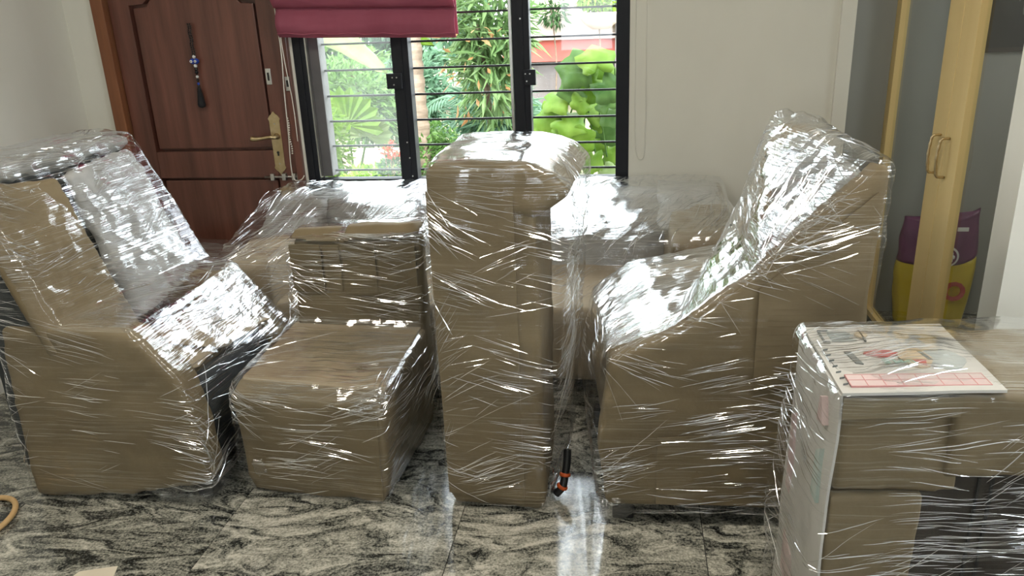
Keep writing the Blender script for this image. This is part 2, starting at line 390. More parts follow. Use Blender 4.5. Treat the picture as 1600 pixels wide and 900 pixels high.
MB().box((-.578, WY-.002, .80), (-.566, WY+.02, FT)).build('edge_strip', M['steel'], win)
for k in range(11):
    z = .822 + k*.1295
    for x0, x1 in ((-1.63, -1.16), (-1.09, -.555), (-.485, -.055)):
        MB().box((x0, WY+.078, z-.005), (x1, WY+.086, z+.005)).build('grille_bar', M['bar_metal'], win)
for x0, x1 in ((-1.62, -1.168), (-.482, -.06)):
    MB().box((x0, WY+.045, .80), (x1, WY+.049, FT-.06)).build('pane', M['glass_dusty' if x0 < -1 else 'glass'], win)
for x, s in ((-1.172, -1), (-.479, 1)):
    la = MB().box((min(x-.03*s*-1*-1, x+.03*s), WY-.026, 1.25), (max(x-.05*s, x+.028*s), WY-.003, 1.325)).build('latch', M['black_metal'], win, bevel=.004)
    for dx, dz in ((-.01, .055), (.012, .055), (-.004, .02)):
        MB().lathe([(.0035, 0), (.0035, .003)], (x+dx-.012*s, WY-.026, 1.25+dz), 8, (0, -1, 0)).build('screw', M['steel'], la)
for x, z in ((-1.125, .98), (-1.118, .90), (-.52, 1.56), (-1.11, .805)):
    MB().lathe([(.004, 0), (.004, .003)], (x, WY-.010, z), 8, (0, -1, 0)).build('screw', M['steel'], win)
struct(MB().box((-1.70, WY-.003, .76), (-1.684, WY+.02, 2.2)).build('trim_2', M['paint']), 'narrow white plaster strip between the door frame and window', 'trim')

# ------------------------------------------------------------------ door
dr = bpy.data.objects.new('door_1', None); dr.location = (-2.2, WY, 0); COL.objects.link(dr)
struct(dr, 'dark teak panelled door in a lighter teak frame', 'door')
DY = WY+.012
MB().box((-2.725, WY-.03, 0), (-2.657, WY+.12, 2.14)).build('door_frame_post', M['wood_frame'], dr, bevel=.006)
MB().box((-1.736, WY-.03, 0), (-1.698, WY+.12, 2.14)).build('door_frame_post', M['wood'], dr, bevel=.006)
MB().box((-2.725, WY-.03, 2.08), (-1.698, WY+.12, 2.14)).build('door_frame_head', M['wood_frame'], dr, bevel=.006)
MB().box((-2.653, DY, .01), (-2.54, DY+.04, 2.07)).build('stile', M['wood'], dr, bevel=.004)
MB().box((-1.855, DY, .01), (-1.742, DY+.04, 2.07)).build('stile', M['wood'], dr, bevel=.004)
MB().box((-2.54, DY, .80), (-1.855, DY+.04, .945)).build('rail', M['wood'], dr, bevel=.004)
MB().box((-2.54, DY, .01), (-1.855, DY+.04, .16)).build('rail', M['wood'], dr, bevel=.004)
# arched top rail: flat shoulders, then a curve
arch = [(-2.54, 2.07), (-2.54, 1.695)]
for k in range(17):
    t = k/16; x = -2.46 + t*.53
    arch.append((x, 1.70 + .11*math.sin(math.pi*t)**.8))
arch += [(-1.855, 1.695), (-1.855, 2.07)]
MB().prism(arch, 1, DY, DY+.04).build('top_rail', M['wood'], dr)
for z0, z1 in ((.945, 1.84), (.16, .80)):
    MB().box((-2.55, DY+.036, z0-.01), (-1.845, DY+.046, z1)).build('panel_back', M['wood'], dr)
    if z1 < 1:
        MB().box((-2.524, DY+.010, z0+.014), (-1.871, DY+.036, z1-.014)).build('panel', M['wood'], dr, bevel=.006)
    else:
        po = [(-1.871, z0+.014), (-1.871, 1.681), (-1.94, 1.686)]
        for k in range(1, 16):
            t = k/16; po.append((-1.93 - t*.53, 1.688 + .108*math.sin(math.pi*t)**.8))
        po += [(-2.45, 1.686), (-2.524, 1.681), (-2.524, z0+.014)]
        MB().prism(po, 1, DY+.010, DY+.036).build('panel', M['wood'], dr, bevel=.005)
# brass lever handle on a long plate
hz_ = MB()
px = -1.838
outl = [(px-.028, .865), (px-.028, 1.10), (px-.033, 1.112), (px-.022, 1.128), (px-.012, 1.135), (px, 1.15), (px+.012, 1.135), (px+.022, 1.128), (px+.033, 1.112), (px+.028, 1.10), (px+.028, .865), (px+.033, .853), (px+.022, .838), (px+.012, .832), (px, .815), (px-.012, .832), (px-.022, .838), (px-.033, .853)]
pl = hz_.prism(outl, 1, DY-.007, DY).build('handle_plate', M['brass'], dr, bevel=.0015)
b = MB().lathe([(.016, 0), (.016, .008), (.010, .012), (.010, .045)], (px+.006, DY-.007, 1.02), 16, (0, -1, 0))
pts = crom([(px+.006, DY-.045, 1.02), (px-.02, DY-.052, 1.022), (px-.06, DY-.053, 1.017), (px-.095, DY-.053, 1.014), (px-.12, DY-.052, 1.018)], 6)
b.tube(pts, [.0095, .010, .010, .0105, .011, .010, .0095, .009, .009, .009, .009, .009, .0095, .010, .011, .0115, .012, .0125, .013, .0135, .014, .0145, .0145, .013, .008], 10)
b.build('lever', M['brass'], pl, smooth=True)
b = MB().lathe([(.007, 0), (.007, .004)], (px, DY-.007, .935), 12, (0, -1, 0)).box((px-.0035, DY-.012, .918), (px+.0035, DY-.007, .935))
b.build('keyhole', M['black_plastic'], pl)
for z in (1.085, .875): MB().lathe([(.004, 0), (.003, .002)], (px, DY-.007, z), 8, (0, -1, 0)).build('screw', M['steel'], pl)
# upper lock escutcheon and strike on the frame
e1 = MB().prism([(px-.012, 1.285), (px+.016, 1.285), (px+.016, 1.365), (px-.012, 1.365)], 1, DY-.005, DY).build('escutcheon', M['steel'], dr, bevel=.002)
MB().box((px-.003, DY-.0065, 1.305), (px+.007, DY-.004, 1.345)).build('keyhole', M['black_plastic'], e1)
e2 = MB().box((-1.731, WY-.036, 1.255), (-1.707, WY-.03, 1.325)).build('strike_plate', M['steel'], dr, bevel=.002)
MB().box((-1.724, WY-.038, 1.275), (-1.714, WY-.035, 1.308)).build('strike_slot', M['black_plastic'], e2)
# sliding bolt
b = MB().tube([(-1.93, DY-.014, .805), (-1.72, DY-.014, .805)], .006, 8)
bo = b.build('bolt', M['steel'], dr, smooth=True)
for x in (-1.885, -1.82, -1.765, -1.735):
    MB().box((x-.011, DY-.022, .787), (x+.011, DY, .823)).build('bolt_bracket', M['steel'], bo, bevel=.003)
MB().tube([(-1.80, DY-.014, .805), (-1.80, DY-.035, .83)], .004, 6).build('bolt_knob', M['steel'], bo)

# beaded tassel hanging on the door
tx, ty = -2.222, DY-.012
ta = empty('beaded_tassel', (tx, ty, 1.19), 'black beaded string with eye beads and tassel hanging on the wooden door', 'ornament')
for s in (-1, 1):
    for k in range(17):
        z = 1.595 - k*.0095
        MB().lathe([(.001, -.0045), (.0045, -.002), (.0045, .002), (.001, .0045)], (tx+s*.0055+.002*math.sin(k), ty, z), 8).build('bead', M['bead_black'], ta, smooth=True)
def sphere_prof(r, m=8): return [(max(r*math.sin(math.pi*i/m), .0003), -r*math.cos(math.pi*i/m)) for i in range(m+1)]
MB().lathe(sphere_prof(.009), (tx, ty, 1.435), 12).build('bead', M['bead_white'], ta, smooth=True)
for s in (-1, 1):
    eb = MB().lathe(sphere_prof(.0145), (tx+s*.011, ty-.003, 1.413), 14).build('eye_bead', M['bead_blue'], ta, smooth=True)
    ew = MB().lathe([(.007, 0), (.0065, .002)], (tx+s*.011, ty-.0165, 1.413), 10, (0, -1, 0)).build('eye_white', M['bead_white'], eb)
    MB().lathe([(.003, 0), (.0025, .001)], (tx+s*.011, ty-.0186, 1.413), 8, (0, -1, 0)).build('pupil', M['bead_black'], eb)
MB().lathe(sphere_prof(.009), (tx, ty, 1.39), 12).build('bead', M['bead_white'], ta, smooth=True)
for z, r in ((1.373, .010), (1.358, .010)): MB().lathe(sphere_prof(r), (tx, ty, z), 12).build('bead', M['bead_black'], ta, smooth=True)
MB().tube([(tx, ty, 1.35), (tx+.001, ty, 1.28)], .0035, 6).build('string', M['thread'], ta)
for z, k in ((1.335, 'bead_white'), (1.318, 'bead_black'), (1.30, 'bead_blue'), (1.288, 'bead_black')): MB().lathe(sphere_prof(.0075), (tx, ty, z), 10).build('bead', M[k], ta, smooth=True)
MB().lathe([(.006, 0), (.011, -.02), (.016, -.06), (.021, -.09), (.018, -.102), (.004, -.108)], (tx-.001, ty, 1.285), 14).build('tassel', M['thread'], ta)

# ------------------------------------------------------------------ roman blind and its cord
bl = empty('roman_blind', (-1.26, WY-.06, 1.5), 'maroon fabric roman blind folded up over the window', 'blind')
def blind_sheet(x0, x1, yf, zb, zt, bulge, seed, tilt):
    vs = []; fs = []; nx, nz_ = 40, 16
    for side in (0, 1):
        for j in range(nz_+1):
            t = j/nz_; 
            for i in range(nx+1):
                s = i/nx; x = x0+(x1-x0)*s
                z = zb + tilt*(s) + (zt-zb)*t + .006*noise.noise((x*5, seed, t))*(1-t)
                y = yf - bulge*math.sin(math.pi*min(t*1.25, 1))**.7 + .008*noise.noise((x*4, t*3+seed, 2)) + .004*noise.noise((x*14, t*6+seed, 5))
                vs.append((x, y + side*.012, z))
    nv = (nx+1)*(nz_+1)
    for side in (0, 1):
        for j in range(nz_):
            for i in range(nx):
                a = side*nv + j*(nx+1)+i; q = (a, a+1, a+nx+2, a+nx+1); fs.append(q if side else q[::-1])
    rim = [i for i in range(nx+1)] + [j*(nx+1)+nx for j in range(1, nz_+1)] + [nz_*(nx+1)+i for i in range(nx-1, -1, -1)] + [j*(nx+1) for j in range(nz_-1, 0, -1)]
    for a, c in zip(rim, rim[1:]+rim[:1]): fs.append((a, c, c+nv, a+nv))
    return MB().add(vs, fs)
blind_sheet(-1.712, -.822, WY-.075, 1.515, 1.668, .028, 1, -.028).build('fold', M['blind'], bl, smooth=True)
blind_sheet(-1.708, -.815, WY-.055, 1.53, 1.80, .02, 5, -.028).build('fold', M['blind'], bl, smooth=True)
blind_sheet(-1.714, -.818, WY-.090, 1.652, 1.80, .034, 9, -.028).build('fold', M['blind'], bl, smooth=True)
blind_sheet(-1.712, -.82, WY-.06, 1.77, 2.25, .02, 11, 0).build('fold', M['blind'], bl, smooth=True)
MB().tube([(-1.71+.89*k/20, WY-.098+.004*math.sin(k), 1.533-.028*k/20+.004*math.sin(k*1.7)) for k in range(21)], .004, 6).build('hem', M['blind'], bl, smooth=True)
co = crom([(-1.722, WY-.07, 2.2), (-1.720, WY-.07, 1.7), (-1.722, WY-.055, 1.45), (-1.735, WY-.052, 1.25), (-1.742, WY-.052, 1.05), (-1.752, WY-.05, .9), (-1.75, WY-.05, .82), (-1.735, WY-.05, .795), (-1.705, WY-.045, .80), (-1.69, WY-.04, .82)], 8)
MB().tube(co, .0028, 6).build('pull_cord', M['cord'], bl, smooth=True)
co2 = crom([(-1.715, WY-.07, 2.2), (-1.712, WY-.06, 1.5), (-1.70, WY-.045, 1.2), (-1.70, WY-.045, 1.0)], 8)
MB().tube(co2, .0022, 6).build('pull_cord', M['cord'], bl, smooth=True)
b = MB()
for k in range(16): b.lathe(sphere_prof(.0045, 5), (-1.735+.003*math.sin(k*.6), WY-.055, 1.12-k*.012), 6)
tag(b.build('bead_chain', M['cord'], bl, smooth=True), kind='stuff')
# loose cord on the wall right of the window
wc = crom([(.028, WY-.004, 2.3), (.028, WY-.004, 1.4), (.03, WY-.004, 1.0), (.04, WY-.004, .90), (.06, WY-.004, .875), (.076, WY-.004, .90), (.08, WY-.004, 1.0), (.078, WY-.004, 1.6), (.078, WY-.004, 2.3)], 8)
tag(MB().tube(wc, .0022, 6).build('blind_cord_loop', M['paint'], smooth=True), 'thin white cord loop hanging on the wall right of the window', 'cord')

# ------------------------------------------------------------------ yellow framed glass doors and alcove things
dd = bpy.data.objects.new('door_2', None); dd.location = (1.25, 3.4, 0); COL.objects.link(dd)
struct(dd, 'cream yellow framed double glass doors with brass handles', 'door')
DX = 1.25
MB().box((DX-.005, 4.20, 0), (DX+.09, 4.285, 2.5)).build('door_frame_post', M['yellow'], dd, bevel=.003)
MB().box((DX-.005, 2.50, 0), (DX+.09, 2.57, 2.5)).build('door_frame_post', M['yellow'], dd, bevel=.003)
MB().box((DX-.005, 2.57, 2.42), (DX+.09, 4.2, 2.5)).build('door_frame_head', M['yellow'], dd, bevel=.003)
for ya, yb, hy in ((3.367, 4.197, 3.367), (2.573, 3.363, 3.363)):
    lf = bpy.data.objects.new('door_leaf', None); lf.location = (DX, (ya+yb)/2, 0); put(lf, dd)
    sw0, sw1 = (.145, .09) if ya > 3 else (.09, .145)
    MB().box((DX+.0, ya, .02), (DX+.038, ya+sw0, 2.41)).build('stile', M['yellow'], lf, bevel=.002)
    MB().box((DX+.0, yb-sw1, .02), (DX+.038, yb, 2.41)).build('stile', M['yellow'], lf, bevel=.002)
    MB().box((DX+.0, ya+sw0, .02), (DX+.038, yb-sw1, .05)).build('rail', M['yellow'], lf, bevel=.002)
    MB().box((DX+.0, ya+sw0, 2.30), (DX+.038, yb-sw1, 2.41)).build('rail', M['yellow'], lf, bevel=.002)
    MB().box((DX+.024, ya+sw0, .05), (DX+.028, yb-sw1, 2.30)).build('pane', M['glass'], lf)
    yh = hy + (.045 if ya > 3 else -.045)
    hp = crom([(DX, yh, 1.062), (DX-.028, yh, 1.06), (DX-.036, yh, 1.04), (DX-.040, yh, .985), (DX-.036, yh, .93), (DX-.028, yh, .91), (DX, yh, .908)], 5)
    hd = MB().tube(hp, [.0045+.0018*math.sin(i*2.2)**2 for i in range(len(hp))], 8).build('handle', M['brass'], lf, smooth=True)
# rice bag: three printed zones on one lumpy sack
bx, by = 1.53, 4.02
bag = empty('rice_bag', (bx, by, 0), 'yellow and purple printed rice sack standing behind the yellow doors', 'sack')
def sack(z0, z1, zf, name, matr, extra=0.0):
    vs = []; fs = []; nu, nv = 40, 14
    for j in range(nv+1):
        z = z0+(z1-z0)*j/nv
        for i in range(nu):
            a = 2*math.pi*i/nu
            c, s = math.cos(a), math.sin(a)
            zz = z if not zf else z + zf(c)*( (j/nv) if name == 'sack_middle' else 1 if name == 'sack_neck' else 0)
            t = max(0.0, min(1.0, zz/.55))
            w = (.155+.03*math.sin(t*2.6) + extra) ; d = .085*(1-.75*max(0, t-.55)/.45) + extra
            x = w*math.copysign(abs(c)**.7, c); y = d*math.copysign(abs(s)**.8, s)
            nn = noise.noise((c*2, s*2, zz*9))*.014
            vs.append((bx + x*(1+nn*3), by + y + nn, zz))
    for j in range(nv):
        for i in range(nu):
            i2 = (i+1) % nu; fs.append((j*nu+i, j*nu+i2, (j+1)*nu+i2, (j+1)*nu+i))
    fs.append(tuple(range(nu))[::-1]); fs.append(tuple(nv*nu+i for i in range(nu)))
    return MB().add(vs, fs).build(name, matr, bag, smooth=True)
sack(0.0, .36, None, 'sack_body', M['bag_yellow'])
sack(.33, .555, lambda c: .05*c*c*(1 if c > 0 else .2), 'sack_neck', M['bag_purple'], .002)
def text_mesh(name, s, size, mw, matr, parent, depth=.0006):
    cu = bpy.data.curves.new(name, 'FONT'); cu.body = s; cu.size = size; cu.align_x = 'CENTER'; cu.align_y = 'CENTER'; cu.extrude = depth; cu.resolution_u = 3; cu.offset = size*.03
    o = bpy.data.objects.new(name, cu); COL.objects.link(o); bpy.context.view_layer.update()
    me = bpy.data.meshes.new_from_object(o.evaluated_get(bpy.context.evaluated_depsgraph_get()))
    bpy.data.objects.remove(o); bpy.data.curves.remove(cu)
    me.transform(mw); me.materials.clear(); me.materials.append(matr)
    q = bpy.data.objects.new(name, me); put(q, parent); return q
face = Matrix.Translation((1.60, by-.098, .20)) @ Matrix.Rotation(R(90), 4, 'X') @ Matrix.Rotation(R(-4), 4, 'Z')
text_mesh('lettering', 'O', .13, face, M['print_red'], bag, .004)
b = MB().lathe([(.052, 0), (.052, .004)], (1.545, by-.098, .385), 24, (0, -1, 0)).build('printed_medallion', M['bead_white'], bag)
MB().lathe([(.042, 0), (.042, .002)], (1.545, by-.103, .385), 24, (0, -1, 0)).build('medallion_centre', M['bag_purple'], b)
for k in range(7):
    a = k*.9
    MB().lathe(sphere_prof(.011, 5), (1.545+.022*math.cos(a), by-.105, .385+.022*math.sin(a)), 8).build('printed_grain', M['bead_white'], b)
MB().box((1.585, by-.072, .505), (1.635, by-.066, .525)).build('printed_tab', M['bead_white'], bag, bevel=.002)
MB().box((1.41, by-.1, .10), (1.425, by-.094, .27)).build('printed_stripe', M['bead_white'], bag, bevel=.002)
# framed dark picture hanging on the alcove wall
pc = empty('framed_picture', (1.95, WY+.21, 1.33), 'black picture with pale flower drawing hanging behind the yellow doors', 'picture')
MB().box((1.66, WY+.195, 1.34), (2.28, WY+.218, 2.1)).build('canvas', M['picture'], pc)
MB().box((1.65, WY+.19, 1.325), (2.29, WY+.218, 1.345)).build('frame_edge', M['dark_wood'], pc, bevel=.002)
for k in range(9):
    a = k*.7; cx, cz = 1.86+.02*math.cos(a*2), 1.55
    pts = [(cx+(.02+.006*j)*math.cos(a+j*.25)*1.1, WY+.193, cz+(.03+.009*j)*math.sin(a+j*.25)) for j in range(8)]
    MB().tube(pts, .0022, 5).build('chalk_line', M['picture_line'], pc)

# ------------------------------------------------------------------ wrapped furniture: bodies, film, creases
def hull_mesh(hulls, voxel, smooth, amp=0, nscale=5.0, aniso=(1, 1, 1), seed=0, inflate=0, fine=None, floor=None):
    src = bpy.data.meshes.new('tmp'); allb = bmesh.new()
    for h in hulls:
        t = bmesh.new()
        for p in h: t.verts.new(p)
        r = bmesh.ops.convex_hull(t, input=t.verts[:])
        junk = list({g for g in r['geom_interior'] if isinstance(g, bmesh.types.BMVert)} | {g for g in r['geom_unused'] if isinstance(g, bmesh.types.BMVert)})
        bmesh.ops.delete(t, geom=junk, context='VERTS')
        bmesh.ops.recalc_face_normals(t, faces=t.faces[:])
        tm = bpy.data.meshes.new('tmp2'); t.to_mesh(tm); t.free(); allb.from_mesh(tm); bpy.data.meshes.remove(tm)
    allb.to_mesh(src); allb.free()
    o = bpy.data.objects.new('tmp', src); COL.objects.link(o)
    md = o.modifiers.new('r', 'REMESH'); md.mode = 'VOXEL'; md.voxel_size = voxel
    bpy.context.view_layer.update()
    me = bpy.data.meshes.new_from_object(o.evaluated_get(bpy.context.evaluated_depsgraph_get()))
    bpy.data.objects.remove(o); bpy.data.meshes.remove(src)
    nv = len(me.vertices); co = np.empty(nv*3); me.vertices.foreach_get('co', co); co = co.reshape(-1, 3)
    ed = np.empty(len(me.edges)*2, dtype=np.int64); me.edges.foreach_get('vertices', ed); ed = ed.reshape(-1, 2)
    cnt = np.bincount(ed.ravel(), minlength=nv)[:, None].clip(1)
    for _ in range(smooth):
        acc = np.zeros_like(co)
        np.add.at(acc, ed[:, 0], co[ed[:, 1]]); np.add.at(acc, ed[:, 1], co[ed[:, 0]])
        co = co*.4 + .6*acc/cnt
    me.vertices.foreach_set('co', co.ravel()); me.update()
    nr = np.empty(nv*3); me.vertices.foreach_get('normal', nr); nr = nr.reshape(-1, 3)
    if amp or inflate or fine:
        d = np.empty(nv)
        ax, ay, az = aniso
        for i in range(nv):
            x, y, z = co[i]
            v = inflate
            if amp: v += amp*noise.fractal((x*nscale*ax+seed, y*nscale*ay, z*nscale*az), .8, 2.1, 3)
            if fine:
                fa, fx, fy, fz = fine
                v += fa*(abs(noise.noise((x*fx+seed, y*fy+z*fx*.3, z*fz)))*2 - .5)
            d[i] = v
        co = co + nr*d[:, None]
    if floor is not None: co[:, 2] = np.maximum(co[:, 2], floor)
    me.vertices.foreach_set('co', co.ravel()); me.update()
    return me
def body(name, hulls, matr, parent, voxel=.016, smooth=3, amp=.005, nscale=5, seed=0, **kw):
    me = hull_mesh(hulls, voxel, smooth, amp, nscale, seed=seed, **kw); me.materials.clear(); me.materials.append(matr); me.shade_smooth()
    o = bpy.data.objects.new(name, me); return put(o, parent)
def film(name, hulls, parent, matr=None, voxel=.011, smooth=6, amp=.006, nscale=7, seed=0, inflate=.006, fine=(.0018, 9, 9, 60), **kw):
    me = hull_mesh(hulls, voxel, smooth, amp, nscale, seed=seed, inflate=inflate, fine=fine, **kw); me.materials.clear(); me.materials.append(matr or M['film']); me.shade_smooth()
    o = bpy.data.objects.new(name, me); return put(o, parent)

def creases(fo, parent, n, dirfn, seed, wr=(.0004, .0014), lr=(.05, .22)):
    """thin raised pleats of the stretched film, laid along its surface"""
    rng = random.Random(seed); me = fo.data
    vs = [v.co.copy() for v in me.vertices]; ps = [tuple(p.vertices) for p in me.polygons]
    bvh = BVHTree.FromPolygons(vs, ps)
    ar = np.empty(len(me.polygons)); me.polygons.foreach_get('area', ar); cum = np.cumsum(ar)
    b = MB(); made = 0; tries = 0; left = 0
    while made < n and tries < n*8:
        tries += 1
        if left <= 0:
            f = me.polygons[int(np.searchsorted(cum, rng.random()*cum[-1]))]
            p0 = f.center.copy(); nn = f.normal.copy()
            r = dirfn(p0, nn, rng)
            if r is None: continue
            d0, ls = r; d0 = Vector(d0); d0 = d0 - nn*d0.dot(nn)
            if d0.length < .1: continue
            d0.normalize(); left = rng.choice((2, 5, 9, 14, 20, 26)); sp = rng.uniform(.03, .08); cb = rng.uniform(-.25, .25)
            perp = nn.cross(d0)
        left -= 1
        hit = bvh.find_nearest(p0 + perp*rng.gauss(0, sp) + d0*rng.gauss(0, .04))
        if hit[0] is None: continue
        p, hn = hit[0], hit[1]
        d = d0 + perp*rng.gauss(0, .05); d = d - hn*d.dot(hn)
        if d.length < .2: continue
        d.normalize()
        L = rng.uniform(*lr)*ls*(1.6 if rng.random() < .12 else 1); w = rng.uniform(*wr)
        k = max(4, int(L/.022)); pts = []
        q = p - d*L/2; bend = cb + rng.gauss(0, .06)
        for i in range(k+1):
            t = i/k; tgt = q
            hit = bvh.find_nearest(tgt)
            if hit[0] is None: break
            h, hn = hit[0], hit[1]
            dd = d - hn*d.dot(hn)
            if dd.length < .2: break
            dd.normalize(); side = hn.cross(dd)
            pts.append((h + hn*.0008, hn, side))
            d = (dd + side*bend*.06).normalized()
            q = h + d*(L/k)
        if len(pts) < 4: continue
        base = len(b.v); m_ = len(pts)
        for i, (h, hn, sd_) in enumerate(pts):
            tp = math.sin(math.pi*(i+.3)/(m_-.4))**.5 if 0 < i < m_-1 else .15
            ww = w*tp
            b.v += [tuple(h - sd_*ww), tuple(h + hn*ww*1.1), tuple(h + sd_*ww)]
        for i in range(m_-1):
            a = base+i*3
            b.f += [(a, a+1, a+4, a+3), (a+1, a+2, a+5, a+4)]
        made += 1
    me2 = bpy.data.meshes.new('film_pleats'); me2.from_pydata(b.v, [], b.f); me2.update(); me2.materials.append(M['crease'])
    o = bpy.data.objects.new('film_pleats', me2); put(o, parent); o['kind'] = 'stuff'
    return o
UP = Vector((0, 0, 1))
def wrap_dir(top=(1, .2, 0), slant=.18, diag=.25, toplen=1.0, cross=.35, skip_side=.4, skip_top=0.0):
    """pleats run round the sides with a slant; on top they run along top"""
    top = Vector(top)
    def fn(p, n, rng):
        if n.y > .5 or n.z < -.6: return None           # rear and underside: never seen
        if n.z < .3 and rng.random() < skip_side: return None   # upright faces are stretched smoother
        if n.z > .75:
            if rng.random() < skip_top: return None
            return (top + Vector((rng.gauss(0, .15), rng.gauss(0, .15), 0)), toplen)
        h = UP.cross(n)
        if h.length < .05: return None
        h.normalize()
        s = rng.gauss(-slant, .10)
        if rng.random() < cross: s = rng.gauss(diag+.1, .22)
        return (h*1.0 + UP*s, 1.0)
    return fn

def pr(poly, v, T): return [T(u, v, z) for u, z in poly]

def sheet(name, P00, P10, P11, P01, th, matr, parent, n=14, amp=.004, seed=0):
    vs = []; fs = []; nrm = (Vector(P10)-Vector(P00)).cross(Vector(P01)-Vector(P00)).normalized()
    for side in (0, 1):
        for j in range(n+1):
            for i in range(n+1):
                s, t = i/n, j/n
                p = Vector(P00)*(1-s)*(1-t) + Vector(P10)*s*(1-t) + Vector(P11)*s*t + Vector(P01)*(1-s)*t
                p = p + nrm*(th*side + amp*noise.noise((p.x*6+seed, p.y*6, p.z*6))); vs.append(p)
    m_ = (n+1)**2
    for side in (0, 1):
        for j in range(n):
            for i in range(n):
                a = side*m_+j*(n+1)+i; fs.append((a, a+1, a+n+2, a+n+1))
    rim = [i for i in range(n+1)] + [j*(n+1)+n for j in range(1, n+1)] + [n*(n+1)+i for i in range(n-1, -1, -1)] + [j*(n+1) for j in range(n-1, 0, -1)]
    for a, c in zip(rim, rim[1:]+rim[:1]): fs.append((a, c, c+m_, a+m_))
    return MB().add(vs, fs).build(name, matr, parent, smooth=False)
# ---- right armchair, seen from its side, facing left
def TR(u, v, z, a=R(3.5), O=(-.09, 2.19)):
    return Vector((O[0] + u*math.cos(a) - v*math.sin(a), O[1] + u*math.sin(a) + v*math.cos(a), z))
rc = empty('wrapped_armchair', (.3, 2.5, 0), 'high-backed armchair facing left, wrapped in cardboard and clear film, beside the carton stack', 'armchair', 'wrapped high-backed armchairs')
nA = [(.03, .065), (.0, .28), (.045, .60), (.24, .685), (.79, .69), (.76, .065)]
nB = [(.2, .6), (.24, .685), (.46, .865), (.79, .87), (.79, .6)]
nC = [(.42, .8), (.46, .865), (.775, 1.175), (.80, 1.165), (.79, .8)]
fA = [(.03, .065), (.0, .28), (.08, .58), (.15, .64), (.5, .71), (.79, .71), (.76, .065)]
fB = [(.45, .6), (.5, .71), (.56, .9), (.79, .9), (.79, .6)]
fC = [(.53, .8), (.56, .9), (.655, 1.19), (.79, 1.19), (.79, .8)]
sl = lambda poly, v0, v1: pr(poly, v0, TR) + pr(poly, v1, TR)
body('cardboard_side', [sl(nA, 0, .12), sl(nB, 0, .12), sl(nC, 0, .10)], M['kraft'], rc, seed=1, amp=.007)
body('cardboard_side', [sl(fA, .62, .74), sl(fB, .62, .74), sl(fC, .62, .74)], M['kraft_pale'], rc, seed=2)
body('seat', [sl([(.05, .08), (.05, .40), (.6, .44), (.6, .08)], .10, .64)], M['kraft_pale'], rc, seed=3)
body('backrest', [pr([(.60, .3), (.62, .7), (.74, 1.13), (.78, 1.13), (.77, .3)], .08, TR) + pr([(.60, .3), (.6, .8), (.67, 1.17), (.78, 1.17), (.77, .3)], .66, TR)], M['foam'], rc, seed=4)
MB().prism([(TR(.05, 0, 0).x, 0), (TR(.12, 0, 0).x, 0), (TR(.12, 0, 0).x, .075), (TR(.05, 0, 0).x, .075)], 1, 2.23, 2.30).build('leg', M['black_plastic'], rc, bevel=.005)
MB().prism([(TR(.66, 0, 0).x, 0), (TR(.73, 0, 0).x, 0), (TR(.73, 0, 0).x, .075), (TR(.66, 0, 0).x, .075)], 1, 2.27, 2.34).build('leg', M['black_plastic'], rc, bevel=.005)
MB().prism([(TR(.0, .66, 0).x, 0), (TR(.07, .66, 0).x, 0), (TR(.07, .66, 0).x, .075), (TR(.0, .66, 0).x, .075)], 1, 2.82, 2.89).build('leg', M['black_plastic'], rc, bevel=.005)
# folded cardboard strip along the slanting edge of the near side
def strip_sheet(name, pts, wdir, width, th, matr, parent, seed=0, jit=.006):
    rng = random.Random(seed); vs = []; fs = []; wd = Vector(wdir).normalized()*width
    P = [Vector(p) for p in pts]; nrm = (P[1]-P[0]).cross(wd).normalized()*th
    k = 6
    for side in (0, 1):
        for i, p in enumerate(P):
            for j in range(k+1):
                q = p + wd*(j/k) + nrm*side + nrm.normalized()*jit*noise.noise((p.x*7+seed, j*.8, p.z*7))
                vs.append(q)
    n_ = len(P)*(k+1)
    for side in (0, 1):
        for i in range(len(P)-1):
            for j in range(k):
                a = side*n_ + i*(k+1)+j; q = (a, a+1, a+k+2, a+k+1); fs.append(q)
    rim = [j for j in range(k+1)] + [i*(k+1)+k for i in range(1, len(P))] + [(len(P)-1)*(k+1)+j for j in range(k-1, -1, -1)] + [i*(k+1) for i in range(len(P)-2, 0, -1)]
    for a, c in zip(rim, rim[1:]+rim[:1]): fs.append((a, c, c+n_, a+n_))
    return MB().add(vs, fs).build(name, matr, parent, smooth=True)
LA = [(.02, .045), (-.015, .3), (.025, .61), (.24, .70), (.8, .7), (.77, .045)]
FA = [(.0, .045), (-.05, .3), (.0, .56), (.14, .665), (.49, .735), (.8, .735), (.77, .045)]
LB = [(.2, .6), (.24, .70), (.46, .88), (.8, .88), (.8, .6)]; FB = [(.44, .6), (.49, .735), (.55, .9), (.8, .9), (.8, .6)]
LC = [(.42, .8), (.46, .88), (.775, 1.19), (.81, 1.175), (.8, .8)]; FC = [(.52, .8), (.55, .9), (.64, 1.215), (.79, 1.215), (.8, .8)]
rf = film('stretch_film', [pr(LA, -.004, TR) + pr(FA, .75, TR), pr(LB, -.004, TR) + pr(FB, .75, TR), pr(LC, -.004, TR) + pr(FC, .75, TR)], rc, seed=11, floor=.02)
sheet('cardboard_sheet', TR(.19, -.003, .085), TR(.73, -.003, .085), TR(.74, -.003, .36), TR(.19, -.003, .33), .003, M['kraft'], rc, n=14, amp=.003, seed=25)
sheet('cardboard_sheet', TR(.47, -.003, .50), TR(.76, -.003, .50), TR(.77, -.003, 1.10), TR(.47, -.003, .82), .003, M['kraft'], rc, n=14, amp=.003, seed=26)
creases(rf, rc, 1500, wrap_dir((1, .5, 0), -.2, -.35), 21)
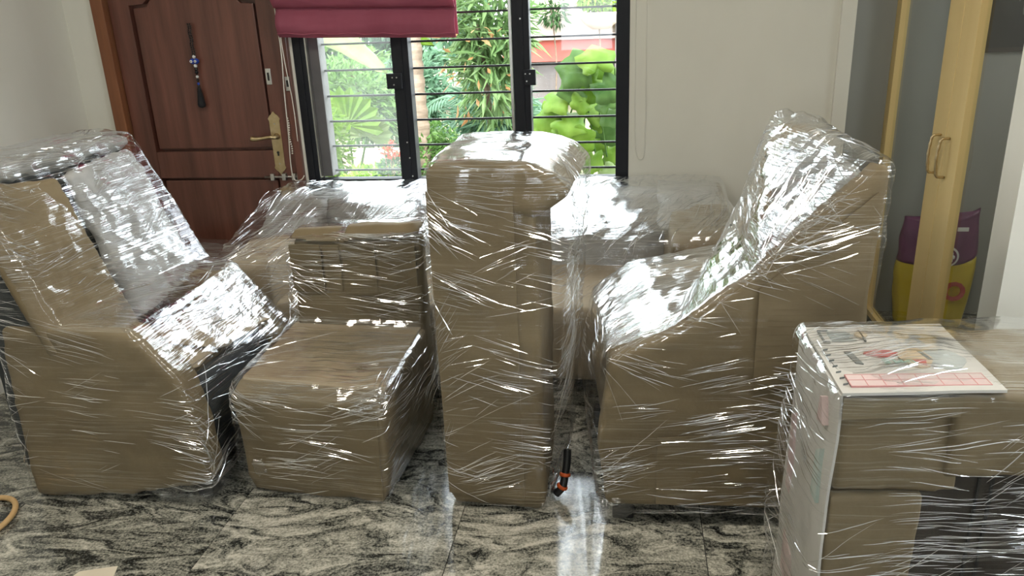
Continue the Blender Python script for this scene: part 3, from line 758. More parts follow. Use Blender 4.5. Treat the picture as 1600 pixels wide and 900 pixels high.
film('film_tail', [[TR(.02, .02, .0), TR(.12, .02, .03), TR(.1, .08, .1), TR(.0, .08, .09), TR(.02, -.02, .07), TR(.08, -.02, .1)]], rc, M['film_thick'], seed=5, amp=.012, nscale=18, voxel=.007, floor=.003)
film('film_tail', [[TR(.64, .74, 1.2), TR(.67, .72, 1.24), TR(.68, .76, 1.205), TR(.80, .55, 1.20), TR(.72, .60, 1.225), TR(.66, .7, 1.19)]], rc, M['film_thick'], seed=6, amp=.014, nscale=20, voxel=.007)

# ---- left armchair, mirrored, facing right
def TL(u, v, z, O=(-1.43, 2.17)): return Vector((O[0]-u, O[1]+v, z))
lc = empty('wrapped_armchair', (-1.8, 2.55, 0), 'high-backed armchair facing right, wrapped in cardboard and film, in front of the wooden door', 'armchair', 'wrapped high-backed armchairs')
slL = lambda poly, v0, v1: pr(poly, v0, TL) + pr(poly, v1, TL)
A1 = [(.0, .09), (-.0, .30), (.05, .50), (.19, .655), (.66, .67), (.69, .3), (.69, 0.005), (.35, .02)]
body('cardboard_side', [slL(A1, 0, .13)], M['kraft'], lc, seed=31, amp=.008)
body('cardboard_side', [slL([(.02, .09), (-.02, .30), (.0, .38), (.2, .63), (.66, .66), (.69, .06)], .63, .75)], M['kraft'], lc, seed=32)
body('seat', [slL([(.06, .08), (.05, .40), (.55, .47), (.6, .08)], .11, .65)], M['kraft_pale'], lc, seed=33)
body('seat_front', [slL([(.02, .09), (.0, .32), (.05, .42), (.12, .42), (.12, .09)], .12, .64)], M['dark_cloth'], lc, seed=43)
body('backrest', [pr([(.50, .45), (.69, 1.13), (.77, 1.15), (.72, .1)], .02, TL) + pr([(.40, .45), (.575, 1.16), (.69, 1.17), (.69, .1)], .74, TL)], M['dark_cloth'], lc, seed=34)
body('cardboard_sheet', [pr([(.46, .58), (.66, 1.15), (.69, 1.15), (.50, .56)], -.01, TL) + pr([(.34, .56), (.545, 1.11), (.575, 1.11), (.38, .54)], .30, TL)], M['kraft'], lc, voxel=.010, seed=35)
body('foam_sheet', [pr([(.35, .58), (.545, 1.11), (.58, 1.12), (.42, .58)], .345, TL) + pr([(.33, .64), (.535, 1.15), (.57, 1.15), (.40, .62)], .735, TL)], M['foam'], lc, voxel=.010, seed=36, amp=.012, nscale=10)
body('foam_top', [pr([(.64, 1.15), (.655, 1.195), (.82, 1.21), (.80, 1.1), (.68, 1.12)], -.01, TL) + pr([(.545, 1.16), (.55, 1.195), (.70, 1.205), (.7, 1.1), (.57, 1.14)], .76, TL)], M['foam'], lc, voxel=.012, seed=37, amp=.016, nscale=9)
for k, (p0, wd, w_, pts) in enumerate([
        (0, (0, 1, 0.0), .30, [(.50, .08, .475), (.36, .08, .47), (.22, .08, .455), (.10, .08, .44)]),
        (0, (.25, 1, 0), .30, [(.48, .34, .49), (.34, .34, .485), (.2, .34, .47), (.08, .34, .45)])]):
    strip_sheet('cardboard_flap', [TL(*p) for p in pts], wd, w_, .006, M['kraft_pale'], lc, seed=50+k, jit=.02)
LA = [(-.01, .075), (-.012, .30), (.04, .505), (.185, .672), (.67, .685), (.70, .3), (.70, 0.01), (.35, .02)]
FA = [(-.03, .09), (-.05, .30), (-.03, .38), (.19, .655), (.35, .69), (.70, .69), (.70, .06)]
UA = [(.43, .60), (.44, .69), (.63, 1.16), (.65, 1.205), (.83, 1.22), (.75, .6)]
UB = [(.26, .60), (.33, .70), (.52, 1.10), (.545, 1.20), (.72, 1.22), (.7, .6)]
lf_ = film('stretch_film', [pr(LA, -.005, TL) + pr(FA, .77, TL), pr(UA, .0, TL) + pr(UB, .77, TL)], lc, seed=38, floor=.008, fine=(.0025, 12, 12, 50))
creases(lf_, lc, 1450, wrap_dir((1, 1.3, 0), .2, .3, 1.2), 39)
film('film_tail', [[TL(.02, .0, .0), TL(.20, .0, .01), TL(.26, .0, .07), TL(.0, .0, .11), TL(.02, .16, .0), TL(.2, .14, .0), TL(.2, .12, .1), TL(-.01, .15, .1)]], lc, M['film_thick'], seed=40, amp=.014, nscale=14, voxel=.008, floor=.002)
for u in (.06, .6):
    for v in (.06, .62):
        q = TL(u, v, 0); MB().box((q.x-.03, q.y, 0), (q.x+.03, q.y+.06, .095)).build('leg', M['black_plastic'], lc, bevel=.005)

# ---- armless chair
ac = empty('wrapped_armless_chair', (-1.06, 2.5, 0), 'small armless chair wrapped in brown cardboard and film, between armchair and tall piece', 'chair')
body('cardboard_seat', [[(-1.335, 2.28, .0), (-.825, 2.235, .0), (-.785, 2.84, .0), (-1.31, 2.86, .0), (-1.35, 2.265, .10), (-.805, 2.215, .08), (-1.345, 2.255, .40), (-.79, 2.205, .385), (-1.335, 2.30, .435), (-.785, 2.26, .43), (-.775, 2.84, .46), (-1.32, 2.86, .46)]], M['kraft'], ac, seed=61, amp=.009, floor=.003)
body('cardboard_sheet', [[(-1.32, 2.30, .418), (-.80, 2.26, .41), (-1.325, 2.31, .442), (-.79, 2.27, .437), (-.785, 2.77, .455), (-1.315, 2.78, .455), (-.785, 2.77, .462), (-1.315, 2.78, .464)]], M['kraft_pale'], ac, voxel=.008, smooth=2, seed=68, amp=.003)  # paler sheet added to put the lit look of the seat top into colour
body('cardboard_back', [[(-1.305, 2.745, .40), (-.775, 2.735, .40), (-1.285, 2.775, .80), (-.765, 2.765, .825), (-1.285, 2.86, .815), (-.765, 2.86, .84), (-1.31, 2.87, .1), (-.78, 2.87, .1)]], M['kraft_dark'], ac, seed=62, amp=.008)
body('cardboard_flap', [[(-1.295, 2.755, .802), (-1.09, 2.75, .792), (-1.085, 2.87, .838), (-1.29, 2.88, .825), (-1.28, 2.80, .838), (-1.1, 2.81, .842)]], M['kraft'], ac, voxel=.008, seed=63, amp=.005)
body('cardboard_flap', [[(-1.085, 2.75, .795), (-.765, 2.74, .832), (-.76, 2.86, .858), (-1.075, 2.87, .845), (-1.06, 2.79, .85), (-.80, 2.79, .865)]], M['kraft'], ac, voxel=.008, seed=64, amp=.006)
for x0, x1, z0, z1 in ((-1.29, -1.165, .60, .79), (-1.155, -1.09, .60, .785), (-1.08, -.95, .585, .79), (-.94, -.79, .56, .80)):
    MB().box((x0, -.004, z0), (x1, .002, z1), Matrix.Translation((0, 2.752, 0)) @ Matrix.Rotation(R(0), 4, 'X') ).build('cardboard_panel', M['kraft_dark'], ac, bevel=.0015)
F1 = [(-1.345, 2.27, .01), (-.82, 2.225, .01), (-.78, 2.85, .01), (-1.315, 2.87, .01), (-1.36, 2.255, .12), (-.80, 2.205, .10), (-1.355, 2.245, .405), (-.78, 2.195, .39), (-1.345, 2.29, .445), (-.775, 2.25, .44), (-.765, 2.85, .47), (-1.33, 2.87, .47)]
F2 = [(-1.335, 2.60, .40), (-.765, 2.60, .40), (-1.31, 2.735, .50), (-.765, 2.73, .50), (-1.30, 2.885, .1), (-.77, 2.885, .1), (-1.31, 2.88, .5), (-.765, 2.88, .5)]
F3 = [(-1.315, 2.735, .45), (-.765, 2.725, .45), (-1.30, 2.745, .80), (-.755, 2.735, .83), (-1.295, 2.89, .835), (-.755, 2.885, .865), (-1.315, 2.89, .45), (-.765, 2.89, .45)]
af = film('stretch_film', [F1, F2, F3], ac, seed=65, floor=.006)
sheet('cardboard_sheet', (-.985, 2.236, .05), (-.825, 2.222, .04), (-.81, 2.202, .36), (-.985, 2.22, .38), .003, M['kraft'], ac, n=12, amp=.003, seed=23)
creases(af, ac, 750, wrap_dir((1, .25, 0), .12, .25, skip_top=.72), 66)
film('film_tail', [[(-1.30, 2.235, .16), (-1.25, 2.225, .17), (-1.235, 2.225, .105), (-1.29, 2.235, .09), (-1.27, 2.25, .13)]], ac, M['film_thick'], voxel=.006, seed=67, amp=.006, nscale=25)

# ---- tall upright piece in the middle
tp = empty('wrapped_tall_piece', (-.43, 2.5, 0), 'tall upright cardboard-wrapped piece with rounded overhanging top in the middle', 'furniture')
sec = [(-.598, 1.05), (-.602, 1.165), (-.585, 1.185), (-.44, 1.195), (-.30, 1.188), (-.225, 1.155), (-.168, 1.10), (-.175, 1.085), (-.275, 1.02)]
body('cardboard_column', [[(-.585, 2.265, .0), (-.275, 2.255, .0), (-.585, 2.78, .0), (-.28, 2.78, .0), (-.597, 2.25, .06), (-.262, 2.24, .06), (-.6, 2.25, 1.1), (-.268, 2.25, 1.06), (-.6, 2.8, 1.1), (-.275, 2.8, 1.06)]], M['kraft'], tp, seed=71, amp=.006, floor=.003)
body('cardboard_top', [[(x, 2.245, z) for x, z in sec] + [(x*1.0+(.03 if x > -.3 else .0), 2.81, z+.0) for x, z in sec]], M['kraft'], tp, seed=72, amp=.005)
tf = film('stretch_film', [[(-.59, 2.255, .01), (-.27, 2.245, .01), (-.59, 2.79, .01), (-.24, 2.79, .01), (-.604, 2.24, .07), (-.257, 2.23, .07), (-.25, 2.33, .5), (-.21, 2.50, .06), (-.20, 2.70, .06)] + [(x*1.003, 2.238, z+.004) for x, z in sec] + [(x*1.0+(.035 if x > -.3 else -.005), 2.82, z+.004) for x, z in sec]],
          tp, seed=73, floor=.006)
creases(tf, tp, 1000, wrap_dir((1, .1, 0), .25, .4, .5, .4), 74)
sheet('cardboard_sheet', (-.594, 2.243, .06), (-.335, 2.241, .05), (-.335, 2.243, 1.09), (-.597, 2.243, 1.11), .003, M['kraft'], tp, n=16, amp=.003, seed=21)
oc = empty('orange_cable_end', (-.205, 2.34, 0), 'short black cable with orange rings at the foot of the tall piece', 'cable')
MB().tube(crom([(-.20, 2.40, .15), (-.20, 2.37, .115), (-.205, 2.345, .085), (-.212, 2.325, .05), (-.235, 2.32, .02)], 5), .014, 10).build('cable', M['black_plastic'], oc, smooth=True)
for p, d in (((-.205, 2.343, .085), (-.1, -.4, -1)), ((-.214, 2.325, .048), (-.5, -.2, -1))):
    MB().lathe([(.017, -.006), (.0195, -.004), (.0195, .004), (.017, .006)], p, 14, d).build('ring', M['orange'], oc, smooth=True)

# ---- sofa along the back wall
so = empty('wrapped_sofa', (-.67, 3.45, 0), 'long sofa wrapped in clear film standing below the window', 'sofa')
SX0, SX1 = -1.78, .44
body('backrest', [[(SX0+.1, 3.58, .1), (SX1-.06, 3.58, .1), (SX0+.1, 3.62, .76), (SX1-.06, 3.62, .76), (SX0+.1, 3.86, .77), (SX1-.06, 3.86, .77), (SX0+.1, 3.87, .1), (SX1-.06, 3.87, .1)]], M['foam'], so, voxel=.022, seed=81)
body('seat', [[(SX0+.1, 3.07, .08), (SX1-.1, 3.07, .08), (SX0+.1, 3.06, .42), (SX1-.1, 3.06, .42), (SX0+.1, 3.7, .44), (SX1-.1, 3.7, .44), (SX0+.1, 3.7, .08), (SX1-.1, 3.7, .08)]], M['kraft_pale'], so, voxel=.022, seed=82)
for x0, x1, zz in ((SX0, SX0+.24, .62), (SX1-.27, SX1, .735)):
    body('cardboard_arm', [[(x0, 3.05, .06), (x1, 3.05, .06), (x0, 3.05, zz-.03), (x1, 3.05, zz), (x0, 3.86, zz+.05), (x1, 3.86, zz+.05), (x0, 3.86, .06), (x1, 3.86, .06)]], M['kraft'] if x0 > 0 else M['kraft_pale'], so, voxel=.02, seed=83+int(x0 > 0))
body('foam_corner', [[(SX0+.02, 3.35, .60), (SX0+.3, 3.35, .60), (SX0+.04, 3.6, .78), (SX0+.32, 3.6, .78), (SX0+.02, 3.86, .78), (SX0+.3, 3.86, .78), (SX0, 3.86, .6), (SX0+.3, 3.86, .6)]], M['foam'], so, voxel=.014, seed=87, amp=.02, nscale=9)
body('foam_corner', [[(SX1-.3, 3.3, .70), (SX1-.02, 3.3, .70), (SX1-.3, 3.6, .80), (SX1-.05, 3.6, .80), (SX1-.3, 3.86, .80), (SX1-.02, 3.86, .79), (SX1-.3, 3.86, .6), (SX1, 3.86, .6)]], M['foam'], so, voxel=.014, seed=88, amp=.016, nscale=9)
sf = film('stretch_film', [[(SX0-.03, 3.03, .04), (SX1+.02, 3.03, .04), (SX0-.04, 3.03, .60), (SX0+.3, 3.03, .56), (SX1+.01, 3.03, .745), (SX1-.32, 3.03, .70), (SX0+.0, 3.60, .80), (SX1-.02, 3.60, .82), (SX0+.02, 3.88, .795), (SX1+.0, 3.88, .815), (SX0, 3.88, .04), (SX1, 3.88, .04)]], so, M['film_thick'], voxel=.016, seed=89, amp=.012, nscale=6)
creases(sf, so, 1500, wrap_dir((.45, 1, 0), .1, .5, 1.3, .5), 90, wr=(.0005, .0015))
# ---- low wrapped cushion pack between the door and the armchair
cu_ = empty('wrapped_cushion_pack', (-2.1, 3.6, 0), 'low grey film-wrapped cushion pack on the floor before the wooden door', 'cushion')
body('cushion', [[(-2.5, 3.35, .02), (-1.90, 3.30, .02), (-2.5, 3.85, .02), (-1.88, 3.8, .02), (-2.48, 3.36, .48), (-1.91, 3.32, .46), (-2.48, 3.84, .50), (-1.90, 3.78, .47)]], M['foam'], cu_, seed=91, smooth=6)
film('stretch_film', [[(-2.51, 3.34, .01), (-1.89, 3.29, .01), (-2.51, 3.86, .01), (-1.87, 3.81, .01), (-2.5, 3.35, .49), (-1.90, 3.31, .47), (-2.5, 3.85, .51), (-1.89, 3.79, .48)]], cu_, M['film_thick'], voxel=.014, seed=92, floor=.004)

# ---- stack of cartons at the right
st = empty('wrapped_carton_stack', (.7, 1.75, 0), 'stack of cartons wrapped in clear film with a printed white lid', 'cartons')
B0 = Vector((.475, 1.60, 0))
def TB(x, y, z, a=R(5)): return Vector((.462 + x*math.cos(a) - y*math.sin(a)*.2, 1.59 + x*math.sin(a) + y, z))
def bxh(x0, y0, z0, x1, y1, z1, j=0): return [TB(x, y, z) for x in (x0, x1) for y in (y0, y1) for z in (z0, z1)]
body('carton', [bxh(.0, .01, .56, .27, .36, .79)], M['kraft'], st, voxel=.01, smooth=2, seed=101, amp=.006)
body('carton', [bxh(.235, .0, .60, .62, .37, .80)], M['kraft'], st, voxel=.01, smooth=2, seed=102, amp=.006)
body('carton', [bxh(-.005, .0, .0, .20, .36, .55)], M['kraft'], st, voxel=.01, smooth=2, seed=103, amp=.006, floor=.003)
dk = MB()
for (lo, hi) in (((.205, .05, .004), (.62, .37, .585)),):
    vs = [TB(x, y, z) for x, y, z in ((lo[0], lo[1], lo[2]), (hi[0], lo[1], lo[2]), (hi[0], hi[1], lo[2]), (lo[0], hi[1], lo[2]), (lo[0], lo[1], hi[2]), (hi[0], lo[1], hi[2]), (hi[0], hi[1], hi[2]), (lo[0], hi[1], hi[2]))]
    dk.add(vs, [(0,3,2,1),(4,5,6,7),(0,1,5,4),(1,2,6,5),(2,3,7,6),(3,0,4,7)])
cab = dk.build('side_cabinet', M['dark_wood'], st, bevel=.004)
for x in (.335, .365):
    vs = [TB(x+dx, y, z) for dx in (0, .006) for y in (.044, .052) for z in (.03, .57)]
    MB().add(vs, [(0,1,3,2),(4,6,7,5),(0,4,5,1),(2,3,7,6),(0,2,6,4),(1,5,7,3)]).build('cabinet_groove', M['black_plastic'], cab)
# the opened white fruit carton laid over the top and down the left side
ZT = .806
lid = sheet('white_lid', TB(-.004, -.004, ZT), TB(.335, -.004, ZT+.006), TB(.335, .365, ZT+.004), TB(-.004, .365, ZT), .007, M['carton_white'], st, amp=.005, seed=3)
lid['label'] = 'white printed fruit carton lid'
side = sheet('white_side', TB(-.012, .0, .03), TB(-.03, .36, .03), TB(-.012, .365, ZT), TB(-.008, .0, ZT), .006, M['carton_white'], st, amp=.008, seed=4)
side['label'] = 'white printed carton side'
def on_lid(x, y, h=.013): return TB(x, y, ZT+h)
def lid_patch(name, pts, matr, parent=None, h=.0135):
    n_ = len(pts); vs = [on_lid(x, y, h) for x, y in pts] + [on_lid(x, y, h-.004) for x, y in pts]
    fs = [tuple(range(n_)), tuple(range(2*n_-1, n_-1, -1))] + [(i, (i+1) % n_, n_+(i+1) % n_, n_+i) for i in range(n_)]
    return MB().add(vs, fs).build(name, matr, parent or lid)
def ell(cx, cy, rx, ry, k=18, ph=0): return [(cx+rx*math.cos(2*math.pi*i/k+ph)*(1+.12*math.sin(5*i)), cy+ry*math.sin(2*math.pi*i/k+ph)) for i in range(k)]
lid_patch('printed_panel', [(.02, .02), (.315, .02), (.315, .075), (.02, .075)], M['print_wash'], h=.0128)
for x in (.02, .056, .094, .132, .17, .215, .255, .285, .313): lid_patch('printed_rule', [(x, .02), (x+.0018, .02), (x+.0018, .076), (x, .076)], M['print_pink'])
for y in (.019, .048, .075): lid_patch('printed_rule', [(.02, y), (.315, y), (.315, y+.0018), (.02, y+.0018)], M['print_pink'])
lid_patch('printed_stain', ell(.262, .155, .05, .055), M['print_pale'], h=.0126)
lid_patch('printed_stain', ell(.205, .165, .035, .055), M['print_tan'], h=.0127)
lid_patch('printed_blob', ell(.135, .188, .038, .017), M['print_red'])
lid_patch('printed_blob', ell(.12, .30, .014, .02), M['print_tan'])
lid_patch('printed_bar', [(.062, .135), (.078, .13), (.068, .195), (.052, .20)], M['print_grey'])
lid_patch('printed_bar', [(.228, .15), (.238, .147), (.228, .195), (.218, .197)], M['print_grey'])
lid_patch('printed_heart', [(.213, .115), (.222, .148), (.205, .15), (.19, .148)], M['print_red'], h=.014)
tm = Matrix.Translation(on_lid(.165, .142, .0132)) @ Matrix.Rotation(R(5+180), 4, 'Z')
text_mesh('lettering', 'APPLE', .030, tm, M['print_green'], lid, .0006)
tm = Matrix.Translation(on_lid(.075, .285, .0132)) @ Matrix.Rotation(R(5+180), 4, 'Z')
for (x0, y0, x1, y1) in ((.02, .255, .024, .33), (.02, .326, .045, .33), (.02, .255, .035, .259), (.118, .26, .122, .325)): lid_patch('printed_bracket', [(x0, y0), (x1, y0), (x1, y1), (x0, y1)], M['print_grey'])
for k in range(6): lid_patch('printed_line', [(.04, .265+k*.01), (.10-.006*(k % 3), .265+k*.01), (.10-.006*(k % 3), .268+k*.01), (.04, .268+k*.01)], M['print_pale'])
for k in range(7): lid_patch('printed_tick', [(.006, .03+k*.03), (.018, .034+k*.03), (.018, .0355+k*.03), (.006, .0315+k*.03)], M['print_grey'])
def side_patch(name, pts, matr):
    vs = [TB(-.016-.016*y*(1-z/.8)-.005, y, z) for y, z in pts] + [TB(-.004, y, z) for y, z in pts]; n_ = len(pts)
    fs = [tuple(range(n_)), tuple(range(2*n_-1, n_-1, -1))] + [(i, (i+1) % n_, n_+(i+1) % n_, n_+i) for i in range(n_)]
    return MB().add(vs, fs).build(name, matr, side)
side_patch('printed_band', [(.28, .30), (.33, .32), (.33, .58), (.30, .60)], M['print_wash'])
side_patch('printed_band', [(.05, .50), (.10, .50), (.09, .62), (.06, .64)], M['print_mint'])
side_patch('printed_band', [(.06, .70), (.11, .69), (.10, .755), (.085, .76)], M['print_wash'])
side_patch('printed_band', [(.20, .10), (.30, .12), (.30, .25), (.22, .22)], M['print_wash'])
sheet('cardboard_flap', TB(.0, -.004, .752), TB(.245, -.006, .758), TB(.25, -.002, .802), TB(.0, -.002, .802), .003, M['kraft_dark'], st, n=10, amp=.004, seed=9)
bf = film('stretch_film', [[TB(-.015, -.012, .01), TB(.63, -.012, .01), TB(-.05, .37, .01), TB(.63, .38, .01), TB(-.03, -.01, .4), TB(-.065, .37, .3), TB(-.015, -.012, .80), TB(.63, -.008, .815), TB(-.02, .375, .822), TB(.63, .38, .825), TB(.2, .15, .835)]], st, seed=106, amp=.008, floor=.004)
creases(bf, st, 850, wrap_dir((1, .15, 0), -.03, .7, .6, .25, .3, .8), 107)

# ------------------------------------------------------------------ small things on the floor
lp = [(-2.235+.12*math.cos(a)*1.05, 2.0+.14*math.sin(a), .012+.004*math.sin(2*a)) for a in [2*math.pi*k/40 for k in range(40)]]
tag(MB().tube(lp, .010, 10, closed=True).build('tan_cord_loop', M['tan'], smooth=True), 'tan cord loop lying on the floor at the left edge', 'cord')
tag(sheet('paper_scrap', (-1.72, 1.70, .001), (-1.54, 1.72, .001), (-1.582, 1.842, .001), (-1.69, 1.806, .001), .002, M['paper'], None, n=4, amp=.001), 'cream paper scrap on the granite floor at the bottom edge', 'paper')

# ------------------------------------------------------------------ garden
GZ = -.32
struct(MB().box((-30, 4.2, GZ-.1), (25, 45, GZ)).build('ground', M['soil']), 'garden ground with soil and grass outside the window', 'ground')
def leaf_pts(L, W, fold=.25):
    return [Vector((0, 0, 0)), Vector((W/2, L*.45, -fold*W)), Vector((0, L*.5, 0)), Vector((-W/2, L*.45, -fold*W)), Vector((0, L, -.08*L))]
LF = [(0, 1, 2), (0, 2, 3), (1, 4, 2), (2, 4, 3)]
def rot_to(d, rng, roll=None):
    d = Vector(d).normalized()
    q = d.to_track_quat('Y', 'Z').to_matrix()
    return q @ Matrix.Rotation(rng.uniform(-.8, .8) if roll is None else roll, 3, 'Y')
def cloud(c, rad, n_, L, W, rng, droop=.3, shell=.55):
    vs = []; fs = []; c = Vector(c)
    lp_ = leaf_pts(1, 1)
    for _ in range(n_):
        d = Vector((rng.gauss(0, 1), rng.gauss(0, 1), rng.gauss(0, 1))).normalized()
        r = shell + (1-shell)*rng.random()
        p = c + Vector((d.x*rad[0]*r, d.y*rad[1]*r, d.z*rad[2]*r))
        o = (d + Vector((rng.gauss(0, .5), rng.gauss(0, .5), rng.gauss(0, .4)-droop)))
        q = rot_to(o, rng); l = L*rng.uniform(.6, 1.2); w = W*rng.uniform(.7, 1.2)
        b_ = len(vs)
        for s in leaf_pts(l, w): vs.append(p + q @ s)
        fs += [tuple(i+b_ for i in f) for f in LF]
    return vs, fs
def shrub(name, label, c, rad, n_, L, W, matr, seed, stem='bark_dark', clumps=6, extra=None, group='garden shrubs and trees'):
    rng = random.Random(seed); base = (c[0], c[1], GZ)
    e = empty(name, base, label, 'plant' if 'tree' not in name else 'tree', group)
    b = MB()
    for k in range(clumps):
        off = Vector((rng.uniform(-.5, .5)*rad[0], rng.uniform(-.5, .5)*rad[1], rng.uniform(-.55, .55)*rad[2]))
        b.add(*cloud(Vector(c)+off, [r*.62 for r in rad], n_//clumps, L, W, rng))
    me = bpy.data.meshes.new('foliage'); me.from_pydata(b.v, [], b.f); me.update(); me.materials.append(matr)
    put(bpy.data.objects.new('foliage', me), e)
    if extra:
        mt, cnt, lw = extra; vs, fs = cloud(c, rad, cnt, lw[0], lw[1], rng, shell=.85)
        me = bpy.data.meshes.new('young_leaves'); me.from_pydata(vs, [], fs); me.update(); me.materials.append(mt); put(bpy.data.objects.new('young_leaves', me), e)
    r0 = max(.015, rad[2]*.04)
    MB().tube(crom([(c[0], c[1], GZ-.02), (c[0]+.05, c[1], (c[2]+GZ)/2), (c[0]-.03, c[1], c[2]+rad[2]*.3)], 5), r0, 7).build('trunk', M[stem], e, smooth=True)
    return e
# distant belt of trees
for k, (x, y, z, rx, rz, mt, lab) in enumerate([
        (-10.6, 15, 1.6, 2.2, 2.2, 'leaf_deep', 'deep green tree at the far left of the garden'),
        (-6.6, 14, 1.3, 2.0, 1.9, 'leaf_mid', 'mid green round tree seen through the left window part'),
        (-4.4, 15.5, 2.0, 2.0, 2.4, 'leaf_blue', 'blue-green tree behind the palm trunk'),
        (-5.2, 19.8, 2.2, 1.9, 2.6, 'leaf_mid', 'mid green tree at the garden end behind the fronds'),
        (4.2, 17.5, 2.6, 2.4, 2.4, 'leaf_mid', 'green tree to the right of the pink house'),
        (-.9, 23, 4.0, 3.2, 2.6, 'leaf_pale', 'pale green tree crown behind the pink house')]):
    shrub('garden_tree', lab, (x, y, z), (rx, 1.4, rz), 2600, .34, .16, M[mt], 200+k, clumps=12)
shrub('leafy_bush', 'feathery pale bush in the upper left window part', (-3.55, 10.2, .75), (.75, .5, .75), 2200, .16, .05, M['leaf_mid'], 221, clumps=8)
shrub('leafy_bush', 'dense blue-green bush left of the palm trunk', (-2.9, 11, .45), (.8, .5, .8), 2000, .17, .07, M['leaf_blue'], 222, clumps=8)
shrub('leafy_bush', 'low bright green bush just outside the left window part', (-2.25, 6.6, .12), (.42, .35, .36), 2200, .07, .04, M['leaf_bright'], 223, clumps=7)
shrub('leafy_bush', 'light green clipped bush beside the red flowers', (-1.98, 7.3, .22), (.36, .3, .42), 1600, .07, .035, M['leaf_mid'], 224, clumps=6)
shrub('leafy_bush', 'thin bright bush at the left window edge', (-3.05, 7.6, .45), (.22, .25, .55), 900, .11, .05, M['leaf_bright'], 225, clumps=5)
shrub('mango_tree', 'drooping narrow-leaved tree with orange young leaves in the middle window part', (-1.30, 7.2, 1.30), (.42, .40, .72), 1300, .24, .045, M['leaf_mango'], 226, clumps=7, extra=(M['leaf_orange'], 110, (.13, .035)))
shrub('mango_tree', 'narrow-leaved sapling with blue-green leaves behind the tall wrapped piece', (-1.35, 7.9, .55), (.5, .4, .55), 1000, .24, .05, M['leaf_blue'], 227, clumps=6)
shrub('leafy_bush', 'small round-leaved bush at the foot of the palm trunk', (-1.75, 7.0, .28), (.25, .25, .35), 900, .06, .04, M['leaf_mid'], 228, clumps=5)
shrub('leafy_bush', 'shaded bush in the middle of the garden', (-1.5, 9.0, .15), (.6, .4, .55), 1400, .13, .06, M['leaf_mid'], 229, clumps=6)
shrub('leafy_bush', 'pale bush at the end of the stone path', (-3.75, 8.2, .1), (.5, .35, .4), 1200, .10, .05, M['leaf_bright'], 230, clumps=6)
# palm trunk
pt = empty('palm_tree', (-2.05, 7.0, GZ), 'pale ringed palm trunk rising past the window', 'tree', 'garden shrubs and trees')
tr_ = crom([(-1.84, 7.0, GZ), (-1.84, 7.0, .3), (-1.86, 7.0, .9), (-1.87, 7.0, 1.6), (-1.95, 7.0, 3.0)], 14)
MB().tube(tr_, [.075+.007*math.sin(i*2.1) - .0003*i for i in range(len(tr_))], 12).build('trunk', M['bark'], pt, smooth=True)
def frond_mesh(base, d, L, nl, ll, lw, rng, sag=.5):
    vs = []; fs = []; d = Vector(d).normalized(); p = Vector(base); sidev = d.cross(UP).normalized()
    pts = []
    for i in range(nl+1):
        t = i/nl; pts.append(Vector(base) + d*L*t + UP*(-sag*L*t*t))
    for i in range(2, nl+1):
        tdir = (pts[i]-pts[i-1]).normalized()
        for s in (-1, 1):
            l = ll*math.sin(math.pi*(.12+.85*i/nl)); o = (sidev*s + tdir*.6 + UP*-.25).normalized()
            q = rot_to(o, rng, .3*s); b_ = len(vs)
            for lv in leaf_pts(l, lw): vs.append(pts[i] + q @ lv)
            fs += [tuple(k+b_ for k in f) for f in LF]
    return vs, fs, pts
rng = random.Random(7)
for k in range(9):
    a = k*2*math.pi/9+.2
    vs, fs, pts = frond_mesh((-1.95, 7.0, 3.0), (math.cos(a), math.sin(a), .5), 1.7, 20, .38, .04, rng, .6)
    MB().add(vs, fs).tube(pts, .012, 5).build('frond', M['leaf_mid'], pt)
pf = empty('feather_palm', (-1.55, 9.4, GZ), 'young palm with arching feathery fronds in the middle of the garden', 'plant', 'garden shrubs and trees')
for k in range(11):
    a = k*2*math.pi/11
    vs, fs, pts = frond_mesh((-1.75, 9.4, .35), (math.cos(a), math.sin(a)*.6, 1.1), 1.35, 18, .34, .035, rng, .75)
    MB().add(vs, fs).tube(pts, .010, 5).build('frond', M['leaf_blue'], pf)
MB().tube([(-1.75, 9.4, GZ), (-1.75, 9.4, .4)], .06, 9).build('trunk', M['bark_dark'], pf, smooth=True)
# fan palm in the left part
fp = empty('fan_palm', (-3.1, 8.2, GZ), 'fan palm with pleated round leaves in the left window part', 'plant', 'garden shrubs and trees')
for k, (c, r_, az, el) in enumerate((((-2.98, 8.2, .48), .42, .2, .9), ((-2.8, 8.25, .35), .32, -.9, .5), ((-3.25, 8.3, .5), .36, 1.1, .7))):
    vs = [Vector(c)]; fs = []; nseg = 26
    for i in range(nseg+1):
        an = R(-20) + R(220)*i/nseg; rr = r_*(1 if i % 2 else .86)
        off = Vector((math.cos(an+az*.3), -.25 + .08*(i % 2), math.sin(an+az*.3)))
        vs.append(Vector(c) + off*rr)
    for i in range(1, nseg+1): fs.append((0, i, i+1))
    q = MB().add(vs, fs).build('leaf', M['leaf_bright'] if k == 0 else M['leaf_pale'], fp)
    md = q.modifiers.new('thick', 'SOLIDIFY'); md.thickness = .004
    MB().tube([(-3.0, 8.25, GZ), ((c[0]-3.0)/2, 8.25, (c[2]+GZ)/2), c], .012, 6).build('stalk', M['leaf_mid'], fp)
